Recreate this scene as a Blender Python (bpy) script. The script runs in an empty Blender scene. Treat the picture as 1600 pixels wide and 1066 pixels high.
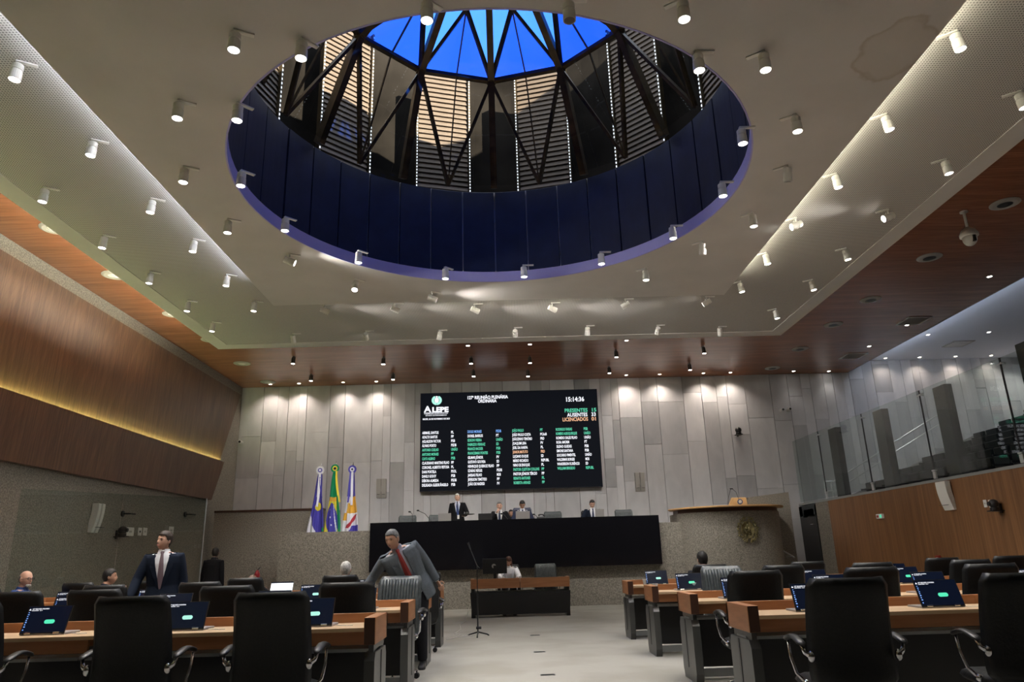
import bpy, bmesh, math, random
from mathutils import Vector, Matrix, Euler, noise
random.seed(7)
PI = math.pi
S = bpy.context.scene
COL = S.collection
# ---------------------------------------------------------------- camera
CAMZ = 1.3
cam = bpy.data.objects.new('camera', bpy.data.cameras.new('camera'))
COL.objects.link(cam)
cx_ = Vector((0.99960307, -0.00598483, -0.02752979))   # camera axes in world space
cy_ = Vector((0.02463897, -0.28812702, 0.95727516))
cz_ = Vector((-0.01366121, -0.9575735, -0.2878652))
M3 = Matrix((cx_, cy_, cz_)).transposed()
cam.matrix_world = Matrix.Translation((0, 0, CAMZ)) @ M3.to_4x4()
cam.data.sensor_width = 36; cam.data.lens = 36 * 1120 / 1600
cam.data.clip_end = 200; cam.data.clip_start = .05
S.camera = cam
# ---------------------------------------------------------------- world, sun, exposure
W = bpy.data.worlds.new('sky'); S.world = W; W.use_nodes = True
wn = W.node_tree.nodes; wl = W.node_tree.links
bg = wn['Background']
tc = wn.new('ShaderNodeTexCoord'); nz = wn.new('ShaderNodeTexNoise'); rp = wn.new('ShaderNodeValToRGB')
nz.inputs['Scale'].default_value = 2.2; nz.inputs['Detail'].default_value = 4
rp.color_ramp.elements[0].position = .35; rp.color_ramp.elements[0].color = (.35, .55, .95, 1)
rp.color_ramp.elements[1].position = .7; rp.color_ramp.elements[1].color = (1, 1, 1, 1)
wl.new(tc.outputs['Generated'], nz.inputs['Vector']); wl.new(nz.outputs['Fac'], rp.inputs[0]); wl.new(rp.outputs[0], bg.inputs[0])
bg.inputs[1].default_value = 2.6
sun = bpy.data.objects.new('sun', bpy.data.lights.new('sun', 'SUN')); COL.objects.link(sun)
sun.data.energy = 20; sun.data.angle = .01; sun.data.color = (1, .92, .80)
SUN_DIR = Vector((-.62, .62, -.39))
sun.rotation_euler = SUN_DIR.to_track_quat('-Z', 'Y').to_euler()
S.view_settings.view_transform = 'Standard'; S.view_settings.look = 'None'
S.view_settings.gamma = 1; S.view_settings.use_curve_mapping = False
S.view_settings.exposure = 0.0
SPOT_W = 188        # power of one ceiling spotlight
WASH_W = 105        # power of one wall-wash downlight

def at(px, py, x=None, y=None, z=None):
    """point of the plane x=, y= or z= that the photograph shows at a pixel"""
    d = M3 @ Vector((px - 800, 533 - py, -1120))
    t = y / d.y if y is not None else (x / d.x if x is not None else (z - CAMZ) / d.z)
    return Vector((d.x * t, d.y * t, d.z * t + CAMZ))

# ---------------------------------------------------------------- materials
def mat(name, col, rough=.6, metal=0, spec=.5, emit=None, es=1, coat=0):
    m = bpy.data.materials.new(name); m.use_nodes = True
    b = m.node_tree.nodes['Principled BSDF']
    b.inputs['Base Color'].default_value = (*col, 1); b.inputs['Roughness'].default_value = rough
    b.inputs['Metallic'].default_value = metal; b.inputs['Specular IOR Level'].default_value = spec
    b.inputs['Coat Weight'].default_value = coat
    if emit:
        b.inputs['Emission Color'].default_value = (*emit, 1); b.inputs['Emission Strength'].default_value = es
    return m
def nodes(m): return m.node_tree.nodes, m.node_tree.links, m.node_tree.nodes['Principled BSDF']
def ramp(n, stops):
    r = n.new('ShaderNodeValToRGB'); e = r.color_ramp.elements
    while len(e) < len(stops): e.new(.5)
    for k, (p, c) in enumerate(stops): e[k].position = p; e[k].color = (*c, 1)
    return r
def noisy(name, c0, c1, scale=(1, 1, 1), s=5, detail=4, rough=.6, bump=0, lo=.35, hi=.65, dist=0, rot=(0, 0, 0), **k):
    m = mat(name, c0, rough, **k); n, l, b = nodes(m)
    t = n.new('ShaderNodeTexCoord'); mp = n.new('ShaderNodeMapping'); mp.inputs['Scale'].default_value = scale
    mp.inputs['Rotation'].default_value = rot
    x = n.new('ShaderNodeTexNoise'); x.inputs['Scale'].default_value = s; x.inputs['Detail'].default_value = detail
    x.inputs['Distortion'].default_value = dist
    l.new(t.outputs['Object'], mp.inputs[0]); l.new(mp.outputs[0], x.inputs['Vector'])
    r = ramp(n, [(lo, c0), (hi, c1)]); l.new(x.outputs['Fac'], r.inputs[0]); l.new(r.outputs[0], b.inputs['Base Color'])
    if bump:
        bp = n.new('ShaderNodeBump'); bp.inputs['Strength'].default_value = bump; bp.inputs['Distance'].default_value = .01
        l.new(x.outputs['Fac'], bp.inputs['Height']); l.new(bp.outputs[0], b.inputs['Normal'])
    return m
def strips(m, axis, pitch, dark=.75, rot=(0, 0, 0)):
    """narrow boards: darker lines across one axis, multiplied over the base colour"""
    n, l, b = nodes(m)
    t = n.new('ShaderNodeTexCoord'); mp = n.new('ShaderNodeMapping'); mp.inputs['Rotation'].default_value = rot
    sx = n.new('ShaderNodeSeparateXYZ')
    a = n.new('ShaderNodeMath'); a.operation = 'DIVIDE'; a.inputs[1].default_value = pitch
    f = n.new('ShaderNodeMath'); f.operation = 'FRACT'
    fl = n.new('ShaderNodeMath'); fl.operation = 'FLOOR'
    wn_ = n.new('ShaderNodeTexWhiteNoise'); wn_.noise_dimensions = '1D'
    r = ramp(n, [(0, (dark,) * 3), (.12, (1, 1, 1))])
    rr = ramp(n, [(0, (.82, .82, .82)), (1, (1.0, 1.0, 1.0))])
    l.new(t.outputs['Object'], mp.inputs[0]); l.new(mp.outputs[0], sx.inputs[0]); l.new(sx.outputs[axis], a.inputs[0])
    l.new(a.outputs[0], f.inputs[0]); l.new(a.outputs[0], fl.inputs[0]); l.new(fl.outputs[0], wn_.inputs['W'])
    l.new(f.outputs[0], r.inputs[0]); l.new(wn_.outputs['Value'], rr.inputs[0])
    src = b.inputs['Base Color'].links[0].from_socket
    m1 = n.new('ShaderNodeMix'); m1.data_type = 'RGBA'; m1.blend_type = 'MULTIPLY'; m1.inputs[0].default_value = 1
    m2 = n.new('ShaderNodeMix'); m2.data_type = 'RGBA'; m2.blend_type = 'MULTIPLY'; m2.inputs[0].default_value = 1
    l.new(src, m1.inputs[6]); l.new(r.outputs[0], m1.inputs[7]); l.new(m1.outputs[2], m2.inputs[6]); l.new(rr.outputs[0], m2.inputs[7])
    l.new(m2.outputs[2], b.inputs['Base Color'])
    return m
def glassy(name, tint=(1, 1, 1), refl=1.0, haze=0.0):
    m = bpy.data.materials.new(name); m.use_nodes = True; n = m.node_tree.nodes; l = m.node_tree.links; n.clear()
    o = n.new('ShaderNodeOutputMaterial'); tr = n.new('ShaderNodeBsdfTransparent'); gl = n.new('ShaderNodeBsdfGlossy')
    fr = n.new('ShaderNodeFresnel'); ge = n.new('ShaderNodeNewGeometry'); io = n.new('ShaderNodeMapRange')
    io.inputs['To Min'].default_value = 1.5; io.inputs['To Max'].default_value = 1 / 1.5; l.new(ge.outputs['Backfacing'], io.inputs['Value']); l.new(io.outputs['Result'], fr.inputs[0])
    mu = n.new('ShaderNodeMath'); mu.operation = 'MULTIPLY'; mu.inputs[1].default_value = refl; mu.use_clamp = True
    mx = n.new('ShaderNodeMixShader'); tr.inputs[0].default_value = (*tint, 1); gl.inputs['Roughness'].default_value = .01
    l.new(fr.outputs[0], mu.inputs[0]); l.new(mu.outputs[0], mx.inputs[0]); l.new(tr.outputs[0], mx.inputs[1]); l.new(gl.outputs[0], mx.inputs[2])
    last = mx
    if haze:
        df = n.new('ShaderNodeBsdfTranslucent'); df.inputs[0].default_value = (*tint, 1)
        m2 = n.new('ShaderNodeMixShader'); m2.inputs[0].default_value = haze
        l.new(mx.outputs[0], m2.inputs[1]); l.new(df.outputs[0], m2.inputs[2]); last = m2
    l.new(last.outputs[0], o.inputs[0]); return m

white_plaster = noisy('white_plaster', (.60, .58, .555), (.65, .625, .60), s=1.2, rough=.85)
n, l, b = nodes(white_plaster)       # old water stain on the slab near the right edge
_p = at(1405, 78, z=6.4)
t_ = n.new('ShaderNodeTexCoord'); d_ = n.new('ShaderNodeVectorMath'); d_.operation = 'DISTANCE'; d_.inputs[1].default_value = (_p.x, _p.y, 6.4)
x_ = n.new('ShaderNodeTexNoise'); x_.inputs['Scale'].default_value = 2.5; x_.inputs['Detail'].default_value = 5
a_ = n.new('ShaderNodeMath'); a_.operation = 'MULTIPLY_ADD'; a_.inputs[1].default_value = .55
r_ = ramp(n, [(0, (.97, .955, .93)), (.66, (.95, .93, .90)), (.72, (.80, .75, .68)), (.76, (1, 1, 1))])
m_ = n.new('ShaderNodeMix'); m_.data_type = 'RGBA'; m_.blend_type = 'MULTIPLY'; m_.inputs[0].default_value = 1
l.new(t_.outputs['Object'], d_.inputs[0]); l.new(t_.outputs['Object'], x_.inputs['Vector']); l.new(x_.outputs['Fac'], a_.inputs[0]); l.new(d_.outputs['Value'], a_.inputs[2])
l.new(a_.outputs[0], r_.inputs[0]); l.new(b.inputs['Base Color'].links[0].from_socket, m_.inputs[6]); l.new(r_.outputs[0], m_.inputs[7]); l.new(m_.outputs[2], b.inputs['Base Color'])
def perforated():
    m = mat('perforated_plaster', (.50, .475, .43), .85); n, l, b = nodes(m)
    t = n.new('ShaderNodeTexCoord'); v = n.new('ShaderNodeVectorMath'); v.operation = 'SCALE'; v.inputs['Scale'].default_value = 1 / .034
    f = n.new('ShaderNodeVectorMath'); f.operation = 'FRACTION'
    s = n.new('ShaderNodeVectorMath'); s.operation = 'SUBTRACT'; s.inputs[1].default_value = (.5, .5, 0)
    mm = n.new('ShaderNodeVectorMath'); mm.operation = 'MULTIPLY'; mm.inputs[1].default_value = (1, 1, 0)
    ln = n.new('ShaderNodeVectorMath'); ln.operation = 'LENGTH'
    r = ramp(n, [(.24, (.16, .155, .145)), (.32, (.58, .56, .53))])
    l.new(t.outputs['Object'], v.inputs[0]); l.new(v.outputs[0], f.inputs[0]); l.new(f.outputs[0], s.inputs[0]); l.new(s.outputs[0], mm.inputs[0])
    l.new(mm.outputs[0], ln.inputs[0]); l.new(ln.outputs['Value'], r.inputs[0]); l.new(r.outputs[0], b.inputs['Base Color'])
    return m
perf_mat = perforated()
wood_ceiling = strips(noisy('ceiling_veneer', (.27, .105, .055), (.37, .155, .08), scale=(.6, 14, 1), s=2.2, rough=.24, spec=.5), 1, .16, .8)
TILT = (math.radians(26), 0, 0)
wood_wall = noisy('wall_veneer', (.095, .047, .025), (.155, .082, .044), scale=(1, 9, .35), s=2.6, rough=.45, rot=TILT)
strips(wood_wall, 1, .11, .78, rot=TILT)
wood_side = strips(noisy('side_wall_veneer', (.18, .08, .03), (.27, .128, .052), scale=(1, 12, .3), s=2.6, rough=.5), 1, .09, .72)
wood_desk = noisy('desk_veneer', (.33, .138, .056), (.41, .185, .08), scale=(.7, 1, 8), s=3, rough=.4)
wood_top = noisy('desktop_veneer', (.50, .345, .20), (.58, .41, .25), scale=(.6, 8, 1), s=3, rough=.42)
wood_dark = mat('dark_edge_veneer', (.055, .022, .012), .45)
wood_light = noisy('lectern_veneer', (.48, .28, .11), (.58, .35, .15), scale=(.5, 6, 1), s=3, rough=.45)
granite = noisy('granite', (.13, .12, .10), (.29, .265, .225), s=38, detail=8, rough=.7, lo=.35, hi=.65)
carpet = noisy('carpet', (.27, .26, .232), (.33, .315, .28), s=120, detail=3, rough=.95, bump=.3, lo=.4, hi=.6)
n, l, b = nodes(carpet)
big = n.new('ShaderNodeTexNoise'); big.inputs['Scale'].default_value = .9; big.inputs['Detail'].default_value = 5
br = ramp(n, [(.36, (.84, .83, .80)), (.55, (1, 1, 1))]); mx = n.new('ShaderNodeMix'); mx.data_type = 'RGBA'; mx.blend_type = 'MULTIPLY'; mx.inputs[0].default_value = 1
tcx = n.new('ShaderNodeTexCoord'); l.new(tcx.outputs['Object'], big.inputs['Vector']); l.new(big.outputs['Fac'], br.inputs[0])
l.new(b.inputs['Base Color'].links[0].from_socket, mx.inputs[6]); l.new(br.outputs[0], mx.inputs[7]); l.new(mx.outputs[2], b.inputs['Base Color'])
stones = [noisy('stone_tone_%d' % k, (v * .88, v * .88, v * .92), (v * 1.07, v * 1.06, v * 1.09), scale=(1, 1, .45), s=2.4, detail=8, rough=.42, lo=.3, hi=.7, dist=.6)
          for k, v in enumerate((.64, .585, .53, .47, .40))]
black_panel = mat('black_lacquer', (.006, .006, .008), .12)
black_satin = mat('black_laminate', (.012, .012, .013), .38)
grey_lam = mat('grey_laminate', (.055, .057, .055), .35)
leather = noisy('black_leather', (.008, .009, .010), (.012, .013, .014), s=60, rough=.42, spec=.35, bump=.15)
leather_lit = noisy('black_leather_lit', (.055, .065, .068), (.085, .097, .10), s=25, rough=.4, bump=.2)  # same black leather, light on viewer-facing chairs put into a greyer colour
leather_blue = mat('blue_leather', (.05, .06, .10), .4)
chrome = mat('chrome', (.75, .75, .76), .12, 1)
steel = mat('brushed_steel', (.62, .63, .63), .3, .75)
bar_grey = mat('grey_metal', (.35, .37, .37), .4, .6)
plastic_black = mat('black_plastic', (.012, .012, .013), .4)
plastic_white = mat('white_plastic', (.72, .71, .68), .4)
plastic_grey = mat('grey_plastic', (.42, .40, .37), .5)
silver = mat('laptop_silver', (.40, .38, .37), .35, .3)
lamp_white = mat('lamp_housing', (.80, .78, .74), .4)
lens_on = mat('lit_lens', (1, 1, 1), .5, emit=(1, .95, .88), es=26)
lens_warm = mat('lit_warm_lens', (1, 1, 1), .5, emit=(1, .85, .65), es=22)
lens_off = mat('unlit_lens', (.12, .10, .09), .3)
led_white = mat('led_strip_white', (1, 1, 1), .5, emit=(.85, .9, 1), es=50)
led_warm = mat('led_strip_warm', (1, 1, .8), .5, emit=(1, .95, .75), es=60)
led_yellow = mat('led_strip_yellow', (1, 1, .6), .5, emit=(.85, 1, .42), es=75)
led_amber = mat('led_strip_amber', (1, .8, .5), .5, emit=(.92, .9, .72), es=260)
led_dot = mat('led_dots', (1, 1, 1), .5, emit=(.8, .88, 1), es=1.7)
drum_blue = noisy('blue_acoustic_panel', (.005, .009, .034), (.008, .014, .052), s=3, rough=.55)
dome_metal = noisy('bronze_metal', (.05, .035, .018), (.11, .078, .038), s=4, rough=.45, metal=.4)
slat_mat = noisy('aged_slat', (.13, .092, .062), (.19, .138, .095), scale=(1, 1, 5), s=4, rough=.7)
dome_back = noisy('dark_cladding', (.012, .010, .008), (.03, .025, .02), s=.8, rough=.95, spec=.03)
blue_glass = glassy('blue_film_glass', (.015, .085, .75), .6, .06)
pale_glass = glassy('pale_blue_glass', (.06, .24, .9), .6, .05)
clear_glass = glassy('clear_glass', (.80, .82, .80), 1.0)
green_glass = glassy('greenish_glass', (.86, .90, .885), 1.0)
rail_post = mat('dark_grey_cladding', (.016, .020, .021), .5)
bronze = noisy('aged_bronze', (.10, .088, .04), (.34, .29, .15), s=14, rough=.38, metal=.65)
screen_black = mat('led_wall_black', (.0025, .0025, .003), .8, spec=.12, emit=(.004, .005, .008), es=1)
txt_white = mat('glyph_white', (0, 0, 0), .5, emit=(.92, .93, 1), es=1.15)
txt_green = mat('glyph_green', (0, 0, 0), .5, emit=(.10, .68, .42), es=1)
txt_blue = mat('glyph_blue', (0, 0, 0), .5, emit=(.18, .42, .95), es=1)
txt_orange = mat('glyph_orange', (0, 0, 0), .5, emit=(.95, .52, .30), es=1)
lap_screen = mat('laptop_display', (.004, .006, .012), .15, emit=(.002, .004, .012), es=1)
lap_white = mat('laptop_white_page', (.8, .8, .8), .3, emit=(.9, .93, 1), es=.95)
lap_green = mat('green_button', (0, 0, 0), .4, emit=(.10, .85, .50), es=1)
lap_green2 = mat('mint_button', (0, 0, 0), .4, emit=(.45, .95, .80), es=1)
lap_blue = mat('blue_icons', (0, 0, 0), .4, emit=(.22, .42, .95), es=1)

# ---------------------------------------------------------------- mesh helpers
class B:
    def __init__(s): s.bm = bmesh.new(); s.mi = 0
    def _f(s, vs):
        try: f = s.bm.faces.new(vs); f.material_index = s.mi; return f
        except ValueError: return None
    def box(s, x0, y0, z0, x1, y1, z1, M=None):
        v = [s.bm.verts.new((M @ Vector(p)) if M else p) for p in
             ((x0, y0, z0), (x1, y0, z0), (x1, y1, z0), (x0, y1, z0), (x0, y0, z1), (x1, y0, z1), (x1, y1, z1), (x0, y1, z1))]
        for q in ((3, 2, 1, 0), (4, 5, 6, 7), (0, 1, 5, 4), (1, 2, 6, 5), (2, 3, 7, 6), (3, 0, 4, 7)): s._f([v[i] for i in q])
        return s
    def loft(s, rings, cap=True, close=True):
        R = [[s.bm.verts.new(p) for p in r] for r in rings]
        n = len(R[0])
        for a, b2 in zip(R, R[1:]):
            for i in range(n if close else n - 1):
                j = (i + 1) % n; s._f((a[i], a[j], b2[j], b2[i]))
        if cap: s._f(R[0][::-1]); s._f(R[-1])
        return s
    def tube(s, pts, rad, n=10, sq=(1, 1)):
        pts = [Vector(p) for p in pts]; rad = rad if isinstance(rad, (list, tuple)) else [rad] * len(pts)
        rings = []; ref = None
        for i, p in enumerate(pts):
            t = (pts[min(i + 1, len(pts) - 1)] - pts[max(i - 1, 0)]).normalized()
            if ref is None:
                ref = Vector((0, 0, 1)) if abs(t.z) < .9 else Vector((1, 0, 0))
            u = (ref - t * ref.dot(t)).normalized(); w = t.cross(u); ref = u
            rings.append([p + (u * math.cos(a) * sq[0] + w * math.sin(a) * sq[1]) * rad[i] for a in [2 * PI * k / n for k in range(n)]])
        return s.loft(rings)
    def cyl(s, p0, p1, r0, r1=None, n=16): return s.tube([p0, p1], [r0, r0 if r1 is None else r1], n)
    def lathe(s, prof, n=20, c=(0, 0, 0), cap=True):
        return s.loft([[(c[0] + r * math.cos(2 * PI * k / n), c[1] + r * math.sin(2 * PI * k / n), c[2] + z) for k in range(n)] for r, z in prof], cap)
    def prism(s, poly, z0, z1, M=None):
        T = (lambda p: M @ Vector(p)) if M else (lambda p: Vector(p))
        return s.loft([[T((x, y, z0)) for x, y in poly], [T((x, y, z1)) for x, y in poly]])
    def ball(s, c, r, n=12, m=8, M=None):
        r = (r, r, r) if not isinstance(r, (tuple, list)) else r
        rings = []
        for j in range(m + 1):
            th = PI * (j / m * .98 + .01); rr = math.sin(th); z = -math.cos(th)
            ring = [Vector((r[0] * rr * math.cos(2 * PI * k / n), r[1] * rr * math.sin(2 * PI * k / n), r[2] * z)) for k in range(n)]
            rings.append([(M @ p if M else p) + Vector(c) for p in ring])
        return s.loft(rings)
    def tri(s, *p): s._f([s.bm.verts.new(q) for q in p]); return s
    def mesh(s, name, mats, smooth=False, bevel=0, seg=2):
        bmesh.ops.recalc_face_normals(s.bm, faces=s.bm.faces)
        if bevel:
            es = [e for e in s.bm.edges if len(e.link_faces) == 2 and e.calc_face_angle(0) > .6]
            bmesh.ops.bevel(s.bm, geom=es, offset=bevel, segments=seg, affect='EDGES', profile=.5, clamp_overlap=True)
        me = bpy.data.meshes.new(name); s.bm.to_mesh(me); s.bm.free()
        for m in (mats if isinstance(mats, (list, tuple)) else [mats]): me.materials.append(m)
        if smooth: me.polygons.foreach_set('use_smooth', [True] * len(me.polygons))
        return me
    def obj(s, name, mats, parent=None, loc=(0, 0, 0), rot=(0, 0, 0), **k):
        return link(name, s.mesh(name, mats, **k), parent, loc, rot)
def link(name, me, parent=None, loc=(0, 0, 0), rot=(0, 0, 0)):
    o = bpy.data.objects.new(name, me); COL.objects.link(o); o.location = loc; o.rotation_euler = rot
    if parent: o.parent = parent
    return o
def tag(o, label, cat, group=None):
    o['label'] = label; o['category'] = cat
    if group: o['group'] = group
    return o
def thing(name, label, cat, loc=(0, 0, 0), rz=0, group=None):
    return tag(link(name, None, None, loc, (0, 0, rz)), label, cat, group)
def struct(o): o['kind'] = 'structure'; return o
def copy_tree(o, parent=None):
    c = o.copy(); COL.objects.link(c)
    if parent: c.parent = parent
    for ch in list(o.children): copy_tree(ch, c)
    return c
_txt = {}
def text_mesh(body, size, mt, align='LEFT', bold=0.0, width=None, sx=1.0):
    key = (body, size, mt.name, align, bold, sx)
    if key in _txt: return _txt[key]
    cu = bpy.data.curves.new('glyphs', 'FONT'); cu.body = body; cu.size = size; cu.align_x = align; cu.offset = bold; cu.resolution_u = 2
    o = bpy.data.objects.new('glyphs', cu); COL.objects.link(o)
    me = bpy.data.meshes.new_from_object(o.evaluated_get(bpy.context.evaluated_depsgraph_get()))
    bpy.data.objects.remove(o); me.materials.clear(); me.materials.append(mt)
    for v in me.vertices: v.co.x *= sx
    _txt[key] = me; return me
def text(name, body, size, mt, parent, loc, rot=(PI / 2, 0, 0), align='LEFT', bold=0.0, sx=1.0):
    return link(name, text_mesh(body, size, mt, align, bold, sx), parent, loc, rot)
ORD = ['first', 'second', 'third', 'fourth', 'fifth', 'sixth', 'seventh', 'eighth', 'ninth', 'tenth', 'eleventh', 'twelfth', 'thirteenth', 'fourteenth', 'fifteenth', 'sixteenth', 'seventeenth', 'eighteenth']

# ================================================================ ROOM
YB = 24.5                                  # back wall
XL, XR = -9.1, 9.8                         # side walls
XG = 18.4                                  # far side of the gallery
Y0 = -6.0
C = Vector((-.09, 9.34)); RH = 3.6         # centre and radius of the round opening
floor = struct(B().box(XL - .2, Y0, -.2, XG, YB + .3, 0).obj('floor', carpet))
wb = struct(B().box(XL - .3, YB + .06, 0, XG + .2, YB + .3, 8.6).obj('wall_back', mat('joint_shadow', (.08, .075, .07), .9)))
# tall stone slabs, each its own piece with open joints
x = XL; k = 0
widths = [.80, .95, .62, .85, .55, .95, .70, .82, .60, 1.0, .58, .78, .9, .66]
while x < XG:
    w = widths[k % len(widths)] * random.uniform(.9, 1.1)
    if x < 12.2 < x + w: w = 12.2 - x if 12.2 - x > .3 else w
    top = 7.2 if x + w / 2 < 12.2 else 8.0
    z = 0 if x < -6 or x > 5 else 1.4
    z -= random.uniform(0, .4) if z == 0 else 0
    sub = random.random() < .6 and w > .55     # some columns split into two narrower strips
    z0 = z
    for (a, c) in (((0, w * .58), (w * .58, w)) if sub else ((0, w),)):
        z = z0
        while z < top - .05:
            h = random.choice([1.1, 1.6, 2.1, 2.6, 3.2]) * random.uniform(.85, 1.15)
            z1 = min(z + h, top)
            if top - z1 < .5: z1 = top
            d = random.uniform(0, .012); j = .006
            g = .012 if c == w else .004
            B().box(x + a + .003, YB - d, max(z, 0) + .003, x + c - g, YB + .08, z1 - .003).obj(
                'stone_slab', stones[random.choices(range(5), (3, 4, 4, 3, 2))[0]], wb)
            z = z1
    x += w; k += 1
# left side wall: granite with two long slanted veneer panels and a light slot between them
wl_ = struct(B().box(XL - .25, Y0, 0, XL, YB, 7.25).obj('wall_left', granite))
def slant_panel(name, x0, x1, z0, z1, mt):
    ye = lambda z: 24.25 - (7.12 - z) * .49
    b_ = B(); P = [(z0, Y0), (z0, ye(z0)), (z1, ye(z1)), (z1, Y0)]
    X = {z0: x0, z1: x1}
    b_.loft([[(X[z] + .0, y, z) for z, y in P], [(XL - .02, y, z) for z, y in P]])
    return b_.obj(name, mt, wl_)
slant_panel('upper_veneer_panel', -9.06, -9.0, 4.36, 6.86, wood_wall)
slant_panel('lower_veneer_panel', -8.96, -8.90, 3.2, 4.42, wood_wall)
led = B().box(-8.995, Y0, 4.422, -8.97, 22.9, 4.428).obj('led_strip', led_yellow, wl_)
# right side wall
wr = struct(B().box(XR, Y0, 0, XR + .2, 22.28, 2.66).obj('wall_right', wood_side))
B().box(XR, 22.28, 0, XR + .2, 23.2, 2.68).obj('granite_return', granite, wr)
B().box(XR - .012, Y0, 2.66, XR + .22, YB, 2.72).obj('coping', bar_grey, wr)
dr = struct(link('door_1', None, None, (XR + .02, 23.25, 0)))
B().box(-.03, 0, 0, .03, .95, 2.25).obj('door_leaf', plastic_black, dr, rot=(0, 0, math.radians(8)))
B().box(-.05, -.04, 0, .1, 0, 2.6).box(-.05, .98, 0, .1, 1.25, 2.6).box(-.05, -.04, 2.3, .1, 1.25, 2.62).obj('door_frame', rail_post, dr)
B().box(-.05, .1, 2.3, .02, .9, 2.5).obj('transom_panel', grey_lam, dr)
B().tube([(-.05, .12, 2.02), (-.12, .12, 2.02), (-.12, .3, 2.02)], .014).obj('door_handle', chrome, dr)
struct(B().box(XL - .3, Y0 - .2, 0, XG, Y0, 9).obj('wall_rear', granite))
struct(B().box(XG, Y0, 0, XG + .2, YB, 9).obj('wall_gallery', stones[3]))

# ---- ceilings
def ring_slab(bd, z0, z1, x0, x1, y0, y1, r, n=96):
    ang = [2 * PI * k / n for k in range(n)]
    ang += [math.atan2(y - C.y, x - C.x) % (2 * PI) for x in (x0, x1) for y in (y0, y1)]
    ang = sorted(set(round(a, 5) for a in ang))
    def outer(a):
        dx, dy = math.cos(a), math.sin(a); t = 1e9
        if dx > 1e-9: t = min(t, (x1 - C.x) / dx)
        if dx < -1e-9: t = min(t, (x0 - C.x) / dx)
        if dy > 1e-9: t = min(t, (y1 - C.y) / dy)
        if dy < -1e-9: t = min(t, (y0 - C.y) / dy)
        return (C.x + dx * t, C.y + dy * t)
    I = [(C.x + r * math.cos(a), C.y + r * math.sin(a)) for a in ang]; O = [outer(a) for a in ang]
    bd.loft([[(*p, z0) for p in I], [(*p, z0) for p in O], [(*p, z1) for p in O], [(*p, z1) for p in I], [(*p, z0) for p in I]], cap=False)
    bmesh.ops.remove_doubles(bd.bm, verts=bd.bm.verts, dist=1e-5)
    return bd
def frame_slab(bd, z0, z1, xo0, xo1, yo0, yo1, xi0, xi1, yi0, yi1):
    return bd.box(xo0, yo0, z0, xi0, yo1, z1).box(xi1, yo0, z0, xo1, yo1, z1).box(xi0, yi1, z0, xi1, yo1, z1).box(xi0, yo0, z0, xi1, yi0, z1)
ceil = struct(ring_slab(B(), 6.40, 6.46, -4.70, 4.64, Y0, 14.0, RH).obj('ceiling', white_plaster))
perf = struct(frame_slab(B(), 6.60, 6.64, -6.92, 6.86, Y0, 17.3, -4.3, 4.24, Y0, 13.6).obj('ceiling_perforated', perf_mat))
struct(frame_slab(B(), 6.588, 6.645, -7.27, 7.21, Y0, 17.68, -6.92, 6.86, Y0, 17.3).obj('ceiling_border', white_plaster))
soff = struct(ring_slab(B(), 7.2, 7.3, XL - .1, 12.2, Y0, YB + .1, RH + .12).obj('ceiling_veneer', wood_ceiling))
struct(B().box(12.2, Y0, 7.6, XG, YB + .1, 7.7).obj('ceiling_gallery', mat('gallery_plaster', (.80, .82, .88), .8)))
struct(B().box(12.16, Y0, 7.2, 12.2, YB + .1, 7.7).obj('trim_1', white_plaster))
# hidden light strips on top of the slab's edges and along the left edge of the white ceiling
for nm, a, m_ in (('trim_2', (-4.66, 5.0, 6.475, -4.63, 12.9, 6.49), led_white), ('trim_3', (4.57, 1.0, 6.475, 4.60, 13.2, 6.49), led_warm),
                  ('trim_4', (-1.2, 13.93, 6.475, 1.9, 13.96, 6.49), led_warm)):
    o = struct(B().box(*a).obj(nm, m_))
struct(B().box(-7.22, 3, 6.66, -7.19, 23.2 - 5.6, 6.675).obj('trim_5', led_amber))
struct(B().box(12.205, -2, 7.23, 12.225, 23.6, 7.27).obj('trim_12', mat('led_strip_cool', (1, 1, 1), .5, emit=(.75, .84, 1), es=42)))
# ---- drum of the skylight
drum = struct(B().loft([[(C.x + r * math.cos(a), C.y + r * math.sin(a), z) for a in [2 * PI * k / 96 for k in range(96)]] for r, z in
              ((RH + .02, 6.47), (RH + .02, 6.555), (RH + .08, 6.56), (RH + .08, 8.36), (RH + .14, 8.36), (RH + .14, 6.465), (RH + .02, 6.47))], cap=False).obj('wall_drum', white_plaster))
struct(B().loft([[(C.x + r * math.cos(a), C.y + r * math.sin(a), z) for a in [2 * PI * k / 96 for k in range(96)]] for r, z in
       ((RH - .004, 6.395), (RH - .004, 6.60), (RH + .018, 6.60), (RH + .018, 6.395), (RH - .004, 6.395))], cap=False).obj('trim_13', mat('lavender_sky_tint', (.44, .42, .78), .6), smooth=False))  # blue light from the skylight put into the rim's colour
N = 36
for k in range(N):
    a0, a1 = 2 * PI * k / N + .004, 2 * PI * (k + 1) / N - .004
    off = random.uniform(0, .018)
    A = [a0 + (a1 - a0) * j / 4 for j in range(5)]
    poly = [(C.x + (RH + .022 + off) * math.cos(a), C.y + (RH + .022 + off) * math.sin(a)) for a in A] + \
           [(C.x + (RH + .07) * math.cos(a), C.y + (RH + .07) * math.sin(a)) for a in A[::-1]]
    B().prism(poly, 6.565, 8.33).obj('acoustic_panel', drum_blue, drum)

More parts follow.
